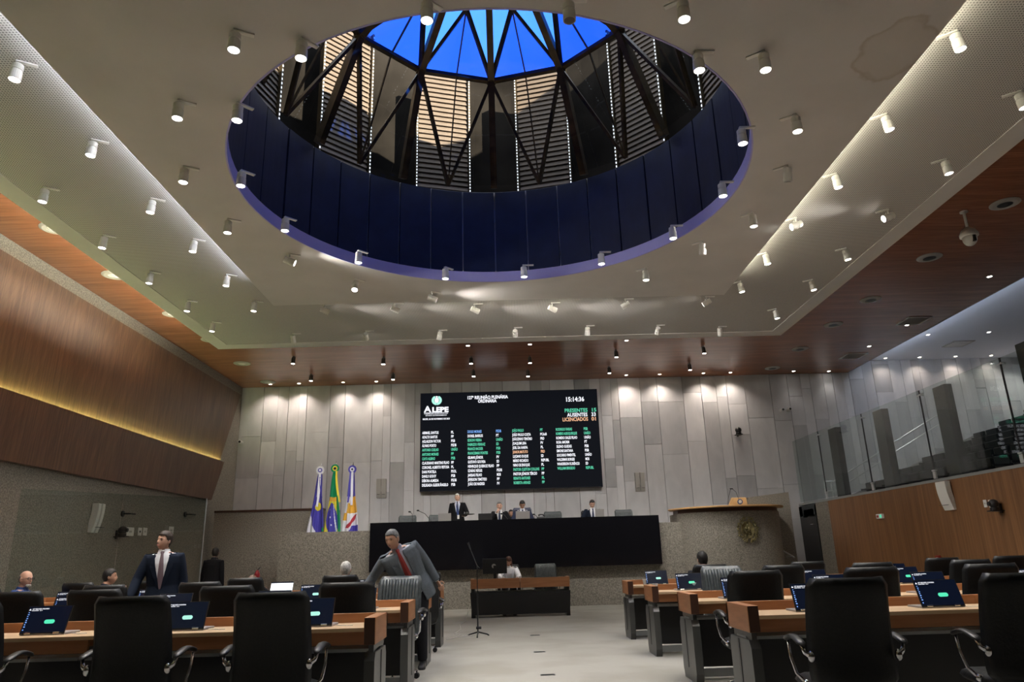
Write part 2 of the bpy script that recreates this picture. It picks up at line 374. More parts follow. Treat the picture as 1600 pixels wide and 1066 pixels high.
# ---- the faceted skylight
sky = thing('skylight', 'faceted dark bronze skylight with deep blue upper panes over the round opening', 'skylight', (C.x, C.y, 8.33))
def pol(r, deg, z): a = math.radians(90 - deg); return Vector((r * math.cos(a), r * math.sin(a), z - 8.33))
Mn = [pol(2.68, 30 * k, 10.25) for k in range(12)]
An = [pol(3.50, 15 + 30 * k, 8.36) for k in range(12)]
Ft = [pol(3.52, 30 * k, 8.36) for k in range(12)]
Bn = [pol(1.62, 15 + 30 * k, 11.0) for k in range(12)]
Dn = [pol(1.60, 30 * k, 11.02) for k in range(12)]
top = Vector((0, 0, 3.45))
def rib(p, q, w, d, name='rib', mt=dome_metal, cyl=False):
    b_ = B(); t = (q - p).normalized(); o = Vector(((p + q).x, (p + q).y, 0)).normalized()
    s_ = t.cross(o).normalized(); u = s_.cross(t)
    b_.loft([[p0 + s_ * w * i + u * d * j for i, j in ((-1, -1), (1, -1), (1, 1), (-1, 1))] for p0 in (p, q)])
    return b_.obj(name, mt, sky)
for k in range(12):
    kn = (k + 1) % 12; kp = (k - 1) % 12
    rib(Ft[k], Mn[k], .062, .08, 'main_rib'); rib(Mn[k], Dn[k], .062, .08, 'main_rib')
    rib(An[k], Mn[k], .028, .04, 'diagonal_rib'); rib(An[k], Mn[kn], .028, .04, 'diagonal_rib')
    rib(Mn[k], Mn[kn], .035, .05, 'ring_rib'); rib(An[k], (Mn[k] + Mn[kn]) / 2, .011, .02, 'mullion')
    rib(Mn[k], Bn[k], .028, .045, 'diagonal_rib'); rib(Mn[kn], Bn[k], .028, .045, 'diagonal_rib')
    rib((Mn[k] + Mn[kn]) / 2, Bn[k], .011, .02, 'mullion'); rib(Bn[k], top, .03, .04, 'diagonal_rib'); rib(Dn[k], top, .05, .06, 'main_rib')
    B().tri(An[k], Mn[kn], Mn[k]).obj('pane', clear_glass, sky)
    B().tri(An[kp], An[k], Mn[k]).obj('pane', clear_glass, sky)
    B().tri(Mn[k], Mn[kn], Bn[k]).obj('pane', blue_glass, sky)
    B().tri(Bn[kp], Mn[k], Bn[k]).obj('pane', pale_glass, sky)
    B().tri(Bn[kp], Bn[k], top).obj('pane', blue_glass, sky)
    B().lathe([(.09, -.05), (.11, 0), (.09, .05)], 10, Mn[k]).obj('node_joint', dome_metal, sky)
# louvered screens with light strings outside the dome, and the dark cladding behind them
def lantern_top(a):
    u = abs((math.degrees(a) - 90 + 180) % 360 - 180)      # 0 = far side
    return 11.8 if u < 15 else min(13.1, 11.8 + (u - 15) / 30 * .62)  # unseen near side raised to keep the low sun off the drum
cla = struct(B().loft([[(C.x + r * math.cos(a), C.y + r * math.sin(a), z if z < 9 else lantern_top(a)) for a in [2 * PI * k / 72 for k in range(72)]] for r, z in
              ((RH + .15, 8.30), (4.75, 8.30), (4.75, 11.9), (4.85, 11.9), (4.85, 8.2), (RH + .15, 8.2), (RH + .15, 8.3))], cap=False).obj('wall_lantern', dome_back))
SL = {}
for k in range(-4, 4):
    deg = 15 + 30 * k
    nm = {-4: 'leftmost louvred screen outside the skylight glass', -3: 'second louvred screen from the left outside the skylight', -2: 'third louvred screen from the left with sun on its upper slats',
          -1: 'louvred screen left of the skylight centre, white light strings on both edges', 0: 'louvred screen right of the skylight centre with light strings', 1: 'third louvred screen from the right outside the skylight',
          2: 'second louvred screen from the right outside the skylight', 3: 'rightmost louvred screen outside the skylight glass'}[k]
    a = math.radians(90 - deg); r = 4.05
    t = thing('louvred_screen', nm, 'screen', (C.x + r * math.cos(a), C.y + r * math.sin(a), 8.3), a - PI / 2, 'louvred screens round the skylight')
    hgt = {0: 26, 1: 30, 2: 33, 3: 35, -1: 26, -2: 30, -3: 33, -4: 35}[k]
    for j in range(hgt):
        if 'me' not in SL:
            SL['me'] = B().box(-.52, -.008, 0, .52, .008, .114, Matrix.Rotation(math.radians(-17), 4, 'X')).mesh('slat', slat_mat)
        link('slat', SL['me'], t, (0, 0, .06 + j * .115))
    if 'bk' not in SL:
        SL['bk'] = B().box(-.54, .05, 0, .54, .08, 3.1).mesh('backing', slat_mat)
        SL['fr'] = B().box(-.575, -.05, 0, -.535, .08, 3.1).box(.535, -.05, 0, .575, .08, 3.1).mesh('side_frame', dome_metal)
        bd = B()
        for s_ in (-1, 1):
            for j in range(42): bd.box(s_ * .555 - .009, -.062, .05 + j * .072, s_ * .555 + .009, -.052, .05 + j * .072 + .03)
        SL['ld'] = bd.mesh('light_string', led_dot)
    for q_, n_ in (('bk', 'backing'), ('fr', 'side_frame'), ('ld', 'light_string')): link(n_, SL[q_], t).scale = (1, 1, (hgt + .5) / 26.5)

# ================================================================ PODIUM AND ROSTRUM
YP = 20.2; ZP = 1.45
pod = struct(B().box(-6.18, YP, 0, 4.9, YB, ZP).box(4.9, 21.2, 0, 8.1, YB, ZP).obj('floor_podium', granite))
par = struct(B().box(-6.18, YP, ZP, -3.70, YP + .25, 2.08).box(-6.18, YP + .25, ZP, -5.93, YB, 2.08).obj('trim_6', granite))
struct(B().box(4.12, YP, ZP, 4.86, YP + .25, 2.08).obj('trim_7', granite))
# dark granite enclosure left of the podium
enc = struct(B().box(-8.9, 22.5, 0, -5.62, 22.8, 2.86).box(-8.1, 22.44, 0, -6.3, 22.5, 1.58).obj('trim_8', granite))
struct(B().box(-8.9, 22.47, 2.82, -5.60, 22.82, 2.88).obj('trim_9', wood_dark))
struct(B().box(-5.6, 23.4, ZP, -5.3, 23.5, 2.86).obj('trim_10', plastic_black))
ros = thing('rostrum', 'long black lacquered rostrum desk on the stone podium', 'desk', (.23, 20.0, 1.0))
B().box(-3.92, 0, 0, 3.90, .06, 1.27).obj('front_panel', black_panel, ros)
B().box(-3.92, .06, 1.20, 3.90, .95, 1.25).obj('worktop', black_satin, ros)
B().box(-3.92, .06, .0, -3.86, .18, 1.2).box(3.84, .06, 0, 3.90, .18, 1.2).obj('side_panel', black_satin, ros)
# round granite lectern
lec = thing('lectern', 'round granite lectern with projecting wooden top and bronze coat of arms', 'lectern', (6.12, 20.75, 0))
def arc_poly(r, rx, a0=200, a1=340, n=28, back=.35):
    return [(rx * math.cos(math.radians(a0 + (a1 - a0) * k / n)), r * math.sin(math.radians(a0 + (a1 - a0) * k / n))) for k in range(n + 1)]
pl = arc_poly(1.25, 1.50); B().prism(pl + [(1.42, .45), (-1.42, .45)], 0, 2.30).obj('drum_body', granite, lec, smooth=False)
pt = arc_poly(1.55, 1.62, 188, 352); B().prism(pt + [(1.45, .3), (-1.45, .3)], 2.40, 2.44).obj('wooden_top', wood_light, lec, bevel=.01)
B().prism(arc_poly(1.22, 1.47) + [(1.35, .3), (-1.35, .3)], 2.30, 2.40).obj('shadow_gap', wood_dark, lec)
# stone box to the right of the lectern, with the stair hand rail
sb = struct(B().loft([[(6.95, 21.0, 0), (8.14, 21.0, 0), (8.14, 22.6, 0), (6.95, 22.6, 0)], [(6.95, 21.0, 2.74), (8.14, 21.0, 2.86), (8.14, 22.6, 2.86), (6.95, 22.6, 2.74)]]).obj('trim_11', granite))
hr = thing('stair_handrail', 'short sloping steel handrail beside the round lectern', 'handrail', tuple(at(1230, 864, y=20.7)))
p0 = at(1219, 858, y=20.9) - hr.location; p1 = at(1241, 871, y=20.5) - hr.location
B().tube([p0, p1], .022, 12).obj('rail', steel, hr)
B().tube([p0 * .8, p0 * .8 + Vector((0, .3, -.02))], .01).obj('bracket', steel, hr); B().tube([p1 * .8, p1 * .8 + Vector((0, .5, -.02))], .01).obj('bracket', steel, hr)
# bronze coat of arms
em = thing('coat_of_arms', 'oval bronze coat of arms in a leafy wreath on the round lectern', 'emblem', (0, 0, 0))
ex = .22; fy = -1.25 * math.sqrt(1 - (ex / 1.5) ** 2)
em.location = (6.12 + ex, 20.75 + fy - .01, 1.80); em.rotation_euler = (0, 0, math.radians(7))
Rx = Matrix.Rotation(PI / 2, 4, 'X')
B().lathe([(.0, 0), (.12, .03), (.165, .045), (.185, .06), (.20, .04), (.20, 0)], 32).obj('medallion', bronze, em, rot=(PI / 2, 0, 0), smooth=True).scale = (.95, 1.15, 1)
bd = B()
for k in range(40):
    a = 2 * PI * k / 40; bd.ball((.192 * math.cos(a) * .95, -.055, .192 * math.sin(a) * 1.15), .012, 6, 4)
bd.obj('beading', bronze, em)
bd = B(); 
for (x_, z_, sx, sz) in ((-.03, .06, .05, .04), (.04, .02, .045, .05), (-.02, -.05, .06, .035), (.05, -.09, .04, .03), (0, .12, .03, .025), (-.08, 0, .02, .05)): bd.ball((x_, -.05, z_), (sx, .02, sz), 10, 6)
bd.obj('relief_figures', bronze, em, smooth=True)
random.seed(3)
for i in range(2):
    bd = B()
    for k in range(34):
        a = math.radians(-80 + 160 * k / 33) if i else math.radians(260 - 160 * k / 33)
        r = .25 + random.uniform(-.02, .05)
        M_ = Matrix.Rotation(-a + random.uniform(-.6, .6), 4, 'Y')
        bd.ball((r * math.cos(a) * .95, -.035 - random.uniform(0, .03), r * math.sin(a) * 1.1), (.045, .012, .017), 8, 4, M_)
        if k % 3 == 0: bd.ball((r * 1.08 * math.cos(a) * .95, -.06, r * 1.08 * math.sin(a) * 1.1), .014, 6, 4)
    bd.obj('wreath_branch', bronze, em, smooth=True)
bd = B()
for k in range(7): a = math.radians(66 + 8 * k); bd.ball((.30 * math.cos(a), -.05, .30 * math.sin(a) * 1.08), .02, 6, 4)
bd.obj('crest', bronze, em)
# reading box and microphones on the lectern
rb = thing('reading_stand', 'small light wood reading stand with a round seal on the lectern top', 'stand', tuple(at(1157, 790, y=20.1)))
rb.location.z = 2.44
B().loft([[(-.28, .26, 0), (-.20, .0, 0), (.20, 0, 0), (.28, .26, 0)], [(-.16, .22, .26), (-.15, .06, .24), (.2, .06, .24), (.2, .22, .26)]]).obj('wooden_box', wood_light, rb)
B().lathe([(.075, 0), (.075, .01), (.06, .014)], 24).obj('round_seal', [mat('seal_blue', (.06, .09, .2), .4)], rb, loc=(.0, .005, .13), rot=(math.radians(105), 0, 0))
B().lathe([(.045, 0), (.045, .004)], 20).obj('seal_centre', plastic_white, rb, loc=(.0, -.009, .133), rot=(math.radians(105), 0, 0))
for nm, pts in (('slim gooseneck microphone left of the reading stand on the lectern', [(1137, 789), (1138, 778), (1142, 765)]), ('slim gooseneck microphone rising behind the reading stand', [(1157, 780), (1150, 769), (1144, 765)])):
    P = [at(*p, y=20.1) for p in pts]; P[0].z = 2.44; o = thing('gooseneck_microphone', nm, 'microphone', tuple(P[0]))
    P = [p - P[0] for p in P]; P[2] += Vector((0, .0, .02))
    B().tube(P, .006, 8).obj('gooseneck', plastic_black, o); B().ball(P[2], (.03, .018, .016)).obj('microphone_head', plastic_black, o)
    B().lathe([(.03, 0), (.03, .015), (.01, .02)], 12).obj('base', plastic_black, o)

# ================================================================ ELECTRONIC VOTE BOARD
bx0, bx1, bz0, bz1 = -2.86, 3.23, 3.44, 6.77; by = 24.2
board = thing('vote_board', 'big black electronic roll-call board with columns of names on the stone wall', 'display', (bx0, by, bz0))
BW, BH = bx1 - bx0, bz1 - bz0
B().box(0, 0, 0, BW, .30, BH).obj('cabinet', plastic_black, board)
B().box(.012, -.006, .012, BW - .012, 0, BH - .012).obj('display_face', screen_black, board)
def bt(body, px, py, size, mt, wid, align='LEFT', name='board_text', bold=.004):
    # px, py: fractions of the board measured from its top left corner; wid: width of the words in metres
    me = text_mesh(body, size, mt, 'LEFT', bold)
    xs = [v.co.x for v in me.vertices]; k_ = wid / (max(xs) - min(xs))
    dx = {'LEFT': 0, 'CENTER': -wid / 2, 'RIGHT': -wid}[align]
    o = link(name, me, board, (px * BW + dx, -.012, BH * (1 - py)), (PI / 2, 0, 0)); o.scale = (k_, 1, 1)
    return o
G, Wt, Bl, Og = txt_green, txt_white, txt_blue, txt_orange
bt('127ª REUNIÃO PLENÁRIA', .377, .075, .155, Wt, 1.39, 'CENTER', 'title_text', .005)
bt('ORDINÁRIA', .377, .114, .155, Wt, .64, 'CENTER', 'title_text', .005)
bt('15:14:36', .868, .126, .22, Wt, .62, 'CENTER', 'clock_text', .006)
for i, (a_, w_, n_, c_) in enumerate((('PRESENTES', .785, '15', G), ('AUSENTES', .70, '33', Wt), ('LICENCIADOS', .87, '01', Og))):
    bt(a_, .939, .238 + i * .0465, .175, c_, w_, 'RIGHT', 'count_text', .004); bt(n_, .959, .238 + i * .0465, .175, c_, .15, 'LEFT', 'count_text', .004)
# house emblem: small green wreath, name and two lines
for sg in (-1, 1):
    lg = B()
    for k in range(11):
        a = math.radians(-90 + sg * (12 + 13.5 * k)); lg.ball((.145 * math.cos(a), 0, .14 * math.sin(a)), (.034, .004, .030), 8, 4)
        lg.ball((.105 * math.cos(a), 0, .105 * math.sin(a)), (.018, .004, .022), 6, 4)
    lg.obj('wreath_logo', lap_green2, board, loc=(.092 * BW, -.012, BH * .922))
B().ball((0, 0, 0), (.075, .004, .09), 16, 8).ball((0, 0, .12), (.04, .004, .03), 10, 6).obj('shield_logo', txt_white, board, loc=(.092 * BW, -.018, BH * .922))
bt('A', .022, .200, .30, Wt, .26, name='logo_text', bold=.010); bt('LEPE', .066, .200, .235, Wt, .56, name='logo_text', bold=.012)
bt('ASSEMBLEIA LEGISLATIVA DO', .021, .221, .062, Wt, .82, name='logo_text', bold=.001); bt('ESTADO DE PERNAMBUCO', .030, .241, .062, Wt, .72, name='logo_text', bold=.001)
B().box(0, 0, 0, .82, .002, .007).obj('logo_rule', txt_white, board, loc=(.021 * BW, -.012, BH * .794))
bt('RECIFE, 26 DE NOVEMBRO DE 2025', .014, .280, .075, Wt, .92, name='date_text', bold=.003)
cols = [(.0125, .172, .426, [('ABIMAEL SANTOS', 'PL', Wt), ('ADALTO SANTOS', 'PP', Wt), ('AGLAILSON VICTOR', 'PSB', Wt), ('ÁLVARO PORTO', 'PSDB', Wt), ('ANTONIO COELHO', 'UNIÃO', G), ('ANTONIO MORAES', 'PP', G), ('CAYO ALBINO', 'PSB', G), ('CLAUDIANO MARTINS FILHO', 'PP', Wt), ('CORONEL ALBERTO FEITOSA', 'PL', Wt), ('DANI PORTELA', 'PSOL', Wt), ('DANILO GODOY', 'PSB', Wt), ('DÉBORA ALMEIDA', 'PSDB', Wt), ('DELEGADA GLEIDE ÂNGELO', 'PSB', Wt)]),
        (.264, .422, .426, [('DIOGO MORAES', 'PSDB', Bl), ('DORIEL BARROS', 'PT', Wt), ('EDSON VIEIRA', 'UNIÃO', G), ('FABRIZIO FERRAZ', 'SD', G), ('FRANCE HACKER', 'PSB', G), ('FRANCISMAR PONTES', 'PSB', G), ('GILMAR JÚNIOR', 'PV', Wt), ('GUSTAVO GOUVEIA', 'SD', Wt), ('HENRIQUE QUEIROZ FILHO', 'PP', Wt), ('IZAÍAS RÉGIS', 'PSDB', Wt), ('JARBAS FILHO', 'MDB', Wt), ('JEFERSON TIMÓTEO', 'PP', Wt), ('JOÃO DE NADEGI', 'PV', Wt)]),
        (.513, .668, .426, [('JOÃO PAULO', 'PT', G), ('JOÃO PAULO COSTA', 'PCdoB', Wt), ('JOÃOZINHO TENÓRIO', 'PRD', Wt), ('JOAQUIM LIRA', 'PV', Wt), ('JOEL DA HARPA', 'PL', Wt), ('JUNIOR MATUTO', 'PRD', Og), ('LUCIANO DUQUE', 'SD', Wt), ('MÁRIO RICARDO', 'REPUBL', Wt), ('NINO DE ENOQUE', 'PL', Wt), ('PASTOR CLEITON COLLINS', 'PP', G), ('PASTOR JÚNIOR TÉRCIO', 'PP', Wt), ('RENATO ANTUNES', 'PL', G), ('ROBERTA ARRAES', 'PP', G)]),
        (.756, .912, .426, [('RODRIGO FARIAS', 'PSB', G), ('ROMERO ALBUQUERQUE', 'UNIÃO', G), ('ROMERO SALES FILHO', 'UNIÃO', Wt), ('ROSA AMORIM', 'PT', Wt), ('SILENO GUEDES', 'PSB', Wt), ('SIMONE SANTANA', 'PSB', Wt), ('SOCORRO PIMENTEL', 'UNIÃO', Wt), ('WALDEMAR BORGES', 'MDB', Wt), ('WANDERSON FLORÊNCIO', 'SD', Wt), ('WILLIAM BRIGIDO', 'REPUBL', G)])]
for xa, xb, y0_, rows in cols:
    for i, (nm, pa, c_) in enumerate(rows):
        y = y0_ + i * .0438
        bt(nm, xa, y, .125, c_, len(nm) * .0395, name='name_row', bold=.004); bt(pa, xb, y, .125, c_, len(pa) * .044, name='party_row', bold=.004)

# ================================================================ DESKS
def desk_mesh_parts(w, end_left, end_right):
    """desk module: x 0..w, y 0 (seat side) .. .56 (raised lip), as part -> mesh"""
    P = {}
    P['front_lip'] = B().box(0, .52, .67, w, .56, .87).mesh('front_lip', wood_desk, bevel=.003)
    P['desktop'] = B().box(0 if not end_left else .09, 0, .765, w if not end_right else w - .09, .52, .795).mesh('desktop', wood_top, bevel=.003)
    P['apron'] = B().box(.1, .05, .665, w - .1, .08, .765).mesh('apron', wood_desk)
    P['metal_bar'] = B().box(.02, .16, .60, w - .02, .40, .625).mesh('metal_bar', bar_grey)
    P['modesty_panel'] = B().box(.0, .30, .12, w, .34, .60).mesh('modesty_panel', black_satin)
    P['plinth_bar'] = B().box(.05, .31, .02, w - .05, .335, .10).mesh('plinth_bar', bar_grey)
    return P
def desk(x0, x1, yfar, label, group, el, er):
    t = thing('bench_desk', label, 'desk', (x0, yfar - .56, 0), 0, group); w = x1 - x0
    for k_, me in desk_mesh_parts(w, el, er).items(): link(k_, me, t)
    for e, xs in ((el, 0), (er, w - .09)):
        if e:
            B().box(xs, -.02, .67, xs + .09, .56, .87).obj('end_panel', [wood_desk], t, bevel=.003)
            B().box(xs + .004, -.024, .672, xs + .086, -.02, .868).obj('end_panel_edge', wood_dark, t)
            B().box(xs + .03, .04, .61, xs + .07, .50, .67).obj('spacer', grey_lam, t)
            B().prism([(.0, .09), (.04, 0), (.52, 0), (.56, .09), (.56, .55), (.52, .61), (.04, .61), (0, .55)], xs + .005, xs + .085,
                      Matrix(((0, 0, 1, 0), (1, 0, 0, 0), (0, 1, 0, 0), (0, 0, 0, 1)))).obj('pedestal', grey_lam, t)
            B().box(xs + .012, .06, 0, xs + .078, .5, .02).obj('foot', plastic_black, t)
    return t
ROWL = [6.62, 8.60, 10.40, 12.38]; ROWR = [6.66, 8.55, 10.62, 12.62]
rn = ['front', 'second', 'third', 'far']
RNAME = ['nearest row', 'second row', 'third row', 'farthest row']
for i in range(4):
    e = [-1.05, -3.22, -5.39, -7.56]
    for j in range(3):
        desk(e[j + 1], e[j], ROWL[i], 'black and wood bench desk, %s left of the aisle, %s' % (RNAME[i], ('beside the aisle', 'second from the aisle', 'third from the aisle')[j]),
             'bench desks left of the aisle', j == 2, j == 0)
    e = [1.90, 4.07, 6.24, 8.41]
    for j in range(3):
        desk(e[j], e[j + 1], ROWR[i], 'black and wood bench desk, %s right of the aisle, %s' % (RNAME[i], ('beside the aisle', 'second from the aisle', 'third from the aisle')[j]),
             'bench desks right of the aisle', j == 0, j == 2)

# ================================================================ CHAIRS
def chair_parts():
    P = []
    # backrest: slightly curved padded slab; seat faces +Y, backrest outside face at y=0
    def back(off, z0, z1, th, wmul=1.0):
        rings = []
        for i in range(17):
            t = i / 16; z = z0 + (z1 - z0) * t
            hw = (.285 - .02 * t) * wmul
            if t > .94: hw -= .03 * ((t - .94) / .06) ** 2
            if t < .1: hw -= .04 * ((.1 - t) / .1) ** 2
            lean = off - .10 * (t - .25) + .04 * math.sin(t * PI)
            th_ = th * (1 if t < .88 else 1 - .35 * (t - .88) / .12)
            ring = []
            for s_, yy in ((-1, 0), (-.85, -.5), (-.4, -.5), (0, -.5), (.4, -.5), (.85, -.5), (1, 0), (.85, .5), (.4, .5), (0, .5), (-.4, .5), (-.85, .5)):
                ring.append((s_ * hw, lean + yy * th_ + .045 * s_ * s_, z + (.012 * s_ * s_ if i == 16 else 0)))
            rings.append(ring)
        return rings
    b_ = B().loft(back(.06, .44, 1.10, .075)); P.append(('backrest', b_.mesh('backrest', leather, smooth=True)))
    b_ = B()
    for k in range(13):
        xk = -.222 + .037 * k
        b_.tube([(xk, .135 + .5 * xk * xk * 1.1, .52), (xk, .12 + .55 * xk * xk, .75), (xk, .075 + .55 * xk * xk, 1.0), (xk, .045 + .55 * xk * xk, 1.07)], [.016, .022, .021, .012], 8, (1, 1))
    P.append(('ribbed_cushion', b_.mesh('ribbed_cushion', leather, smooth=True)))
    sr = []
    for y_, hw, zz, th in ((.10, .22, .43, .06), (.14, .255, .43, .10), (.3, .265, .42, .10), (.48, .262, .43, .10), (.58, .245, .425, .08), (.62, .20, .41, .04)):
        sr.append([(hw * math.cos(a) * (1 if abs(math.cos(a)) < .9 else 1), y_, zz + th * .5 * (1 if math.sin(a) > 0 else -1) * min(1, abs(math.sin(a)) * 1.6)) for a in [2 * PI * q / 16 for q in range(16)]])
    P.append(('seat', B().loft(sr).mesh('seat', leather, smooth=True)))
    for s_ in (-1, 1):
        pad = B(); rr = []
        for t in range(9):
            u = t / 8; y_ = .06 + .34 * u; z_ = .72 + .03 * math.sin(u * PI * .9) - .07 * max(0, u - .55) ** 1.2 - .02 * (1 - u)
            w_ = .032 * (1 if 0 < t < 8 else .45); h_ = .014 * (1 if 0 < t < 8 else .5)
            rr.append([(s_ * .325 + w_ * math.cos(a), y_, z_ + h_ * math.sin(a)) for a in [2 * PI * q / 10 for q in range(10)]])
        P.append(('armrest', B().loft(rr).mesh('armrest', plastic_black, smooth=True)))
        P.append(('arm_bracket', B().tube([(s_ * .325, .36, .70), (s_ * .325, .345, .60), (s_ * .31, .31, .50), (s_ * .26, .28, .44)], [.010, .010, .011, .014], 8).ball((s_ * .26, .28, .44), .026, 10, 6).mesh('arm_bracket', chrome, smooth=True)))
        P.append(('arm_hinge', B().tube([(s_ * .325, .10, .70), (s_ * .31, .085, .655), (s_ * .27, .075, .625)], [.012, .016, .018], 8)
                  .ball((s_ * .275, .075, .63), (.024, .022, .036), 10, 6).mesh('arm_hinge', chrome, smooth=True)))
    P.append(('gas_column', B().cyl((0, .34, .12), (0, .34, .30), .028).cyl((0, .34, .28), (0, .34, .40), .018).box(-.1, .24, .385, .1, .46, .42).mesh('gas_column', plastic_black)))
    return P
CH = chair_parts()
leg_me = B().tube([(0, 0, .125), (0, .16, .115), (0, .29, .085)], [.024, .020, .014], 8, (.7, 1)).mesh('base_leg', chrome, smooth=True)
cas_me = B().cyl((-.022, .29, .032), (-.006, .29, .032), .031).cyl((.006, .29, .032), (.022, .29, .032), .031).cyl((0, .29, .04), (0, .29, .09), .009).mesh('caster', plastic_black)
alt_mats = {}
def chair(x, y, rot, label, group, style=None):
    t = thing('office_chair', label, 'chair', (x, y, 0), rot, group)
    for nm, me in CH:
        if style and nm in ('ribbed_cushion', 'backrest', 'seat'):
            key = (nm, style)
            if key not in alt_mats:
                m2 = me.copy(); m2.materials.clear(); m2.materials.append(leather_lit if style == 'grey' else leather_blue); alt_mats[key] = m2
            me = alt_mats[key]
        link(nm, me, t)
    for k in range(5):
        lo = link('base_leg', leg_me, t, (0, .34, 0), (0, 0, 2 * PI * k / 5 + .3))
        link('caster', cas_me, lo)
    return t
GL, GR = 'leather chairs left of the aisle', 'leather chairs right of the aisle'
CHL = [ # x, y(back), rot deg, style, label
 (-3.80, 5.30, 4, None, 'black leather chair cut by the left picture edge, nearest row'),
 (-2.63, 5.30, 0, None, 'big black leather chair, left of the two nearest chairs left of the aisle'),
 (-1.66, 5.30, 0, None, 'big black leather chair, nearest to the aisle in the nearest left row'),
 (-4.72, 7.25, 6, None, 'black leather chair in front of the bald man in blue'),
 (-3.93, 7.20, 0, None, 'black leather chair just behind and between the left-hand nearest laptops'),
 (-2.68, 7.20, 0, None, 'black leather chair of the second left row behind the nearest chairs'),
 (-1.54, 7.20, 2, None, 'black leather chair below the leaning man in grey, second left row'),
 (-4.80, 9.00, 0, None, 'black leather chair at the navy-suited man, third left row'),
 (-3.73, 9.15, 0, None, 'black leather chair right of the standing man in navy, third left row'),
 (at(628, 905, y=9.3).x, 9.3, 172, 'grey', 'ribbed leather chair lit grey and turned towards the viewer by the leaning man'),
 (-6.20, 10.9, -10, None, 'black leather chair of the dark-haired seated man at the left'),
 (-7.25, 10.5, -20, None, 'black leather chair of the bald man in blue at the far left'),
 (-5.25, 11.05, 0, None, 'black leather chair in the farthest left row, left of the standing man'),
 (-3.83, 11.0, 0, None, 'black leather chair of the bald man bending forward'),
 (-2.45, 11.0, 0, None, 'black leather chair of the white-haired seated man'),
 (-1.18, 11.0, 35, None, 'black leather chair turned sideways at the aisle end of the far left row')]
for x_, y_, r_, st, lb in CHL: chair(x_, y_, math.radians(r_), lb, GL, st)
CHR = [
 (2.21, 4.90, -3, None, 'big black leather chair, nearest to the aisle in the nearest right row'),
 (3.36, 4.90, -5, None, 'big black leather chair cut by the right picture edge'),
 (2.36, 7.15, 0, None, 'black leather chair at the aisle in the second right row'),
 (3.50, 7.20, -3, None, 'black leather chair in the middle of the second right row'),
 (4.66, 7.20, -4, None, 'black leather chair behind the big laptop at right, second right row'),
 (at(1131, 895, y=9.6).x, 9.75, 176, 'grey', 'ribbed leather chair lit grey and turned towards the viewer at right'),
 (3.39, 9.20, 0, None, 'black leather chair in the third right row, right of the chair lit grey'),
 (4.50, 9.20, 0, None, 'black leather chair in the third right row before the veneered wall'),
 (5.75, 9.25, 0, None, 'black leather chair, fourth from the aisle in the third right row'),
 (2.98, 11.0, 4, None, 'black leather chair of the seated man with black hair'),
 (4.46, 11.1, 0, None, 'black leather chair in the farthest right row right of the lectern'),
 (6.48, 11.1, 0, None, 'black leather chair in the farthest right row under the red wall box'),
 (7.50, 11.1, 0, None, 'black leather chair at the far right of the farthest row')]
for x_, y_, r_, st, lb in CHR: chair(x_, y_, math.radians(r_), lb, GR, st)

# ================================================================ LAPTOPS
def lap_parts(kind):
    """2-in-1 laptop standing like an easel: x centred, display leaning back, base lying behind"""
    P = []; W_, H_ = .36, .225
    T = Matrix.Rotation(math.radians(-22), 4, 'X')
    P.append(('lid', B().box(-W_ / 2, 0, 0, W_ / 2, .008, H_, T).mesh('lid', plastic_black)))
    P.append(('display', B().box(-W_ / 2 + .006, -.0015, .010, W_ / 2 - .006, 0, H_ - .006, T).mesh('display', lap_white if kind == 'page' else lap_screen)))
    P.append(('keyboard_base', B().box(-W_ / 2, .005, -.012, W_ / 2, .235, .004).mesh('keyboard_base', silver, bevel=.003)))
    P.append(('hinge', B().cyl((-.14, .004, .004), (-.09, .004, .004), .008).cyl((.09, .004, .004), (.14, .004, .004), .008).mesh('hinge', chrome)))
    if kind == 'page':
        P.append(('title_bar', B().box(-W_ / 2 + .006, -.003, H_ - .024, W_ / 2 - .006, -.0015, H_ - .006, T).mesh('title_bar', lap_screen)))
    else:
        b_ = B()
        n_, m_ = 20, 4; cx0, cz0, hw, hh = .03, .095, .042, .0165
        poly = []
        for k in range(n_):
            a = 2 * PI * k / n_; sx = 1 if math.cos(a) >= 0 else -1
            poly.append((cx0 + sx * (hw - hh) + hh * math.cos(a), cz0 + hh * math.sin(a)))
        b_.loft([[T @ Vector((p[0], yy, p[1])) for p in poly] for yy in (-.003, -.0015)])
        P.append(('vote_button', b_.mesh('vote_button', lap_green2 if kind == 'mint' else lap_green)))
        b_ = B()
        for k, zz in enumerate((.168, .152, .137, .121, .104, .088, .070, .052, .028)):
            b_.box(-.166, -.003, zz, -.158 + (.004 if k % 2 else .0), -.0015, zz + .006 + (.003 if k > 3 else 0), T)
        P.append(('icon_column', b_.mesh('icon_column', lap_blue)))
        b_ = B(); b_.tri(*[T @ Vector(p) for p in ((-.170, -.003, .188), (-.152, -.003, .188), (-.161, -.003, .203))]); P.append(('logo_mark', b_.mesh('logo_mark', txt_white)))
    return P
LP = {k: lap_parts(k) for k in ('green', 'mint', 'page')}
hd_me = text_mesh('127ª REUNIÃO PLENÁRIA', .0125, txt_white, 'LEFT', .0004)
hd2_me = text_mesh('ORDINÁRIA  15:14', .0105, txt_white, 'LEFT', .0003)
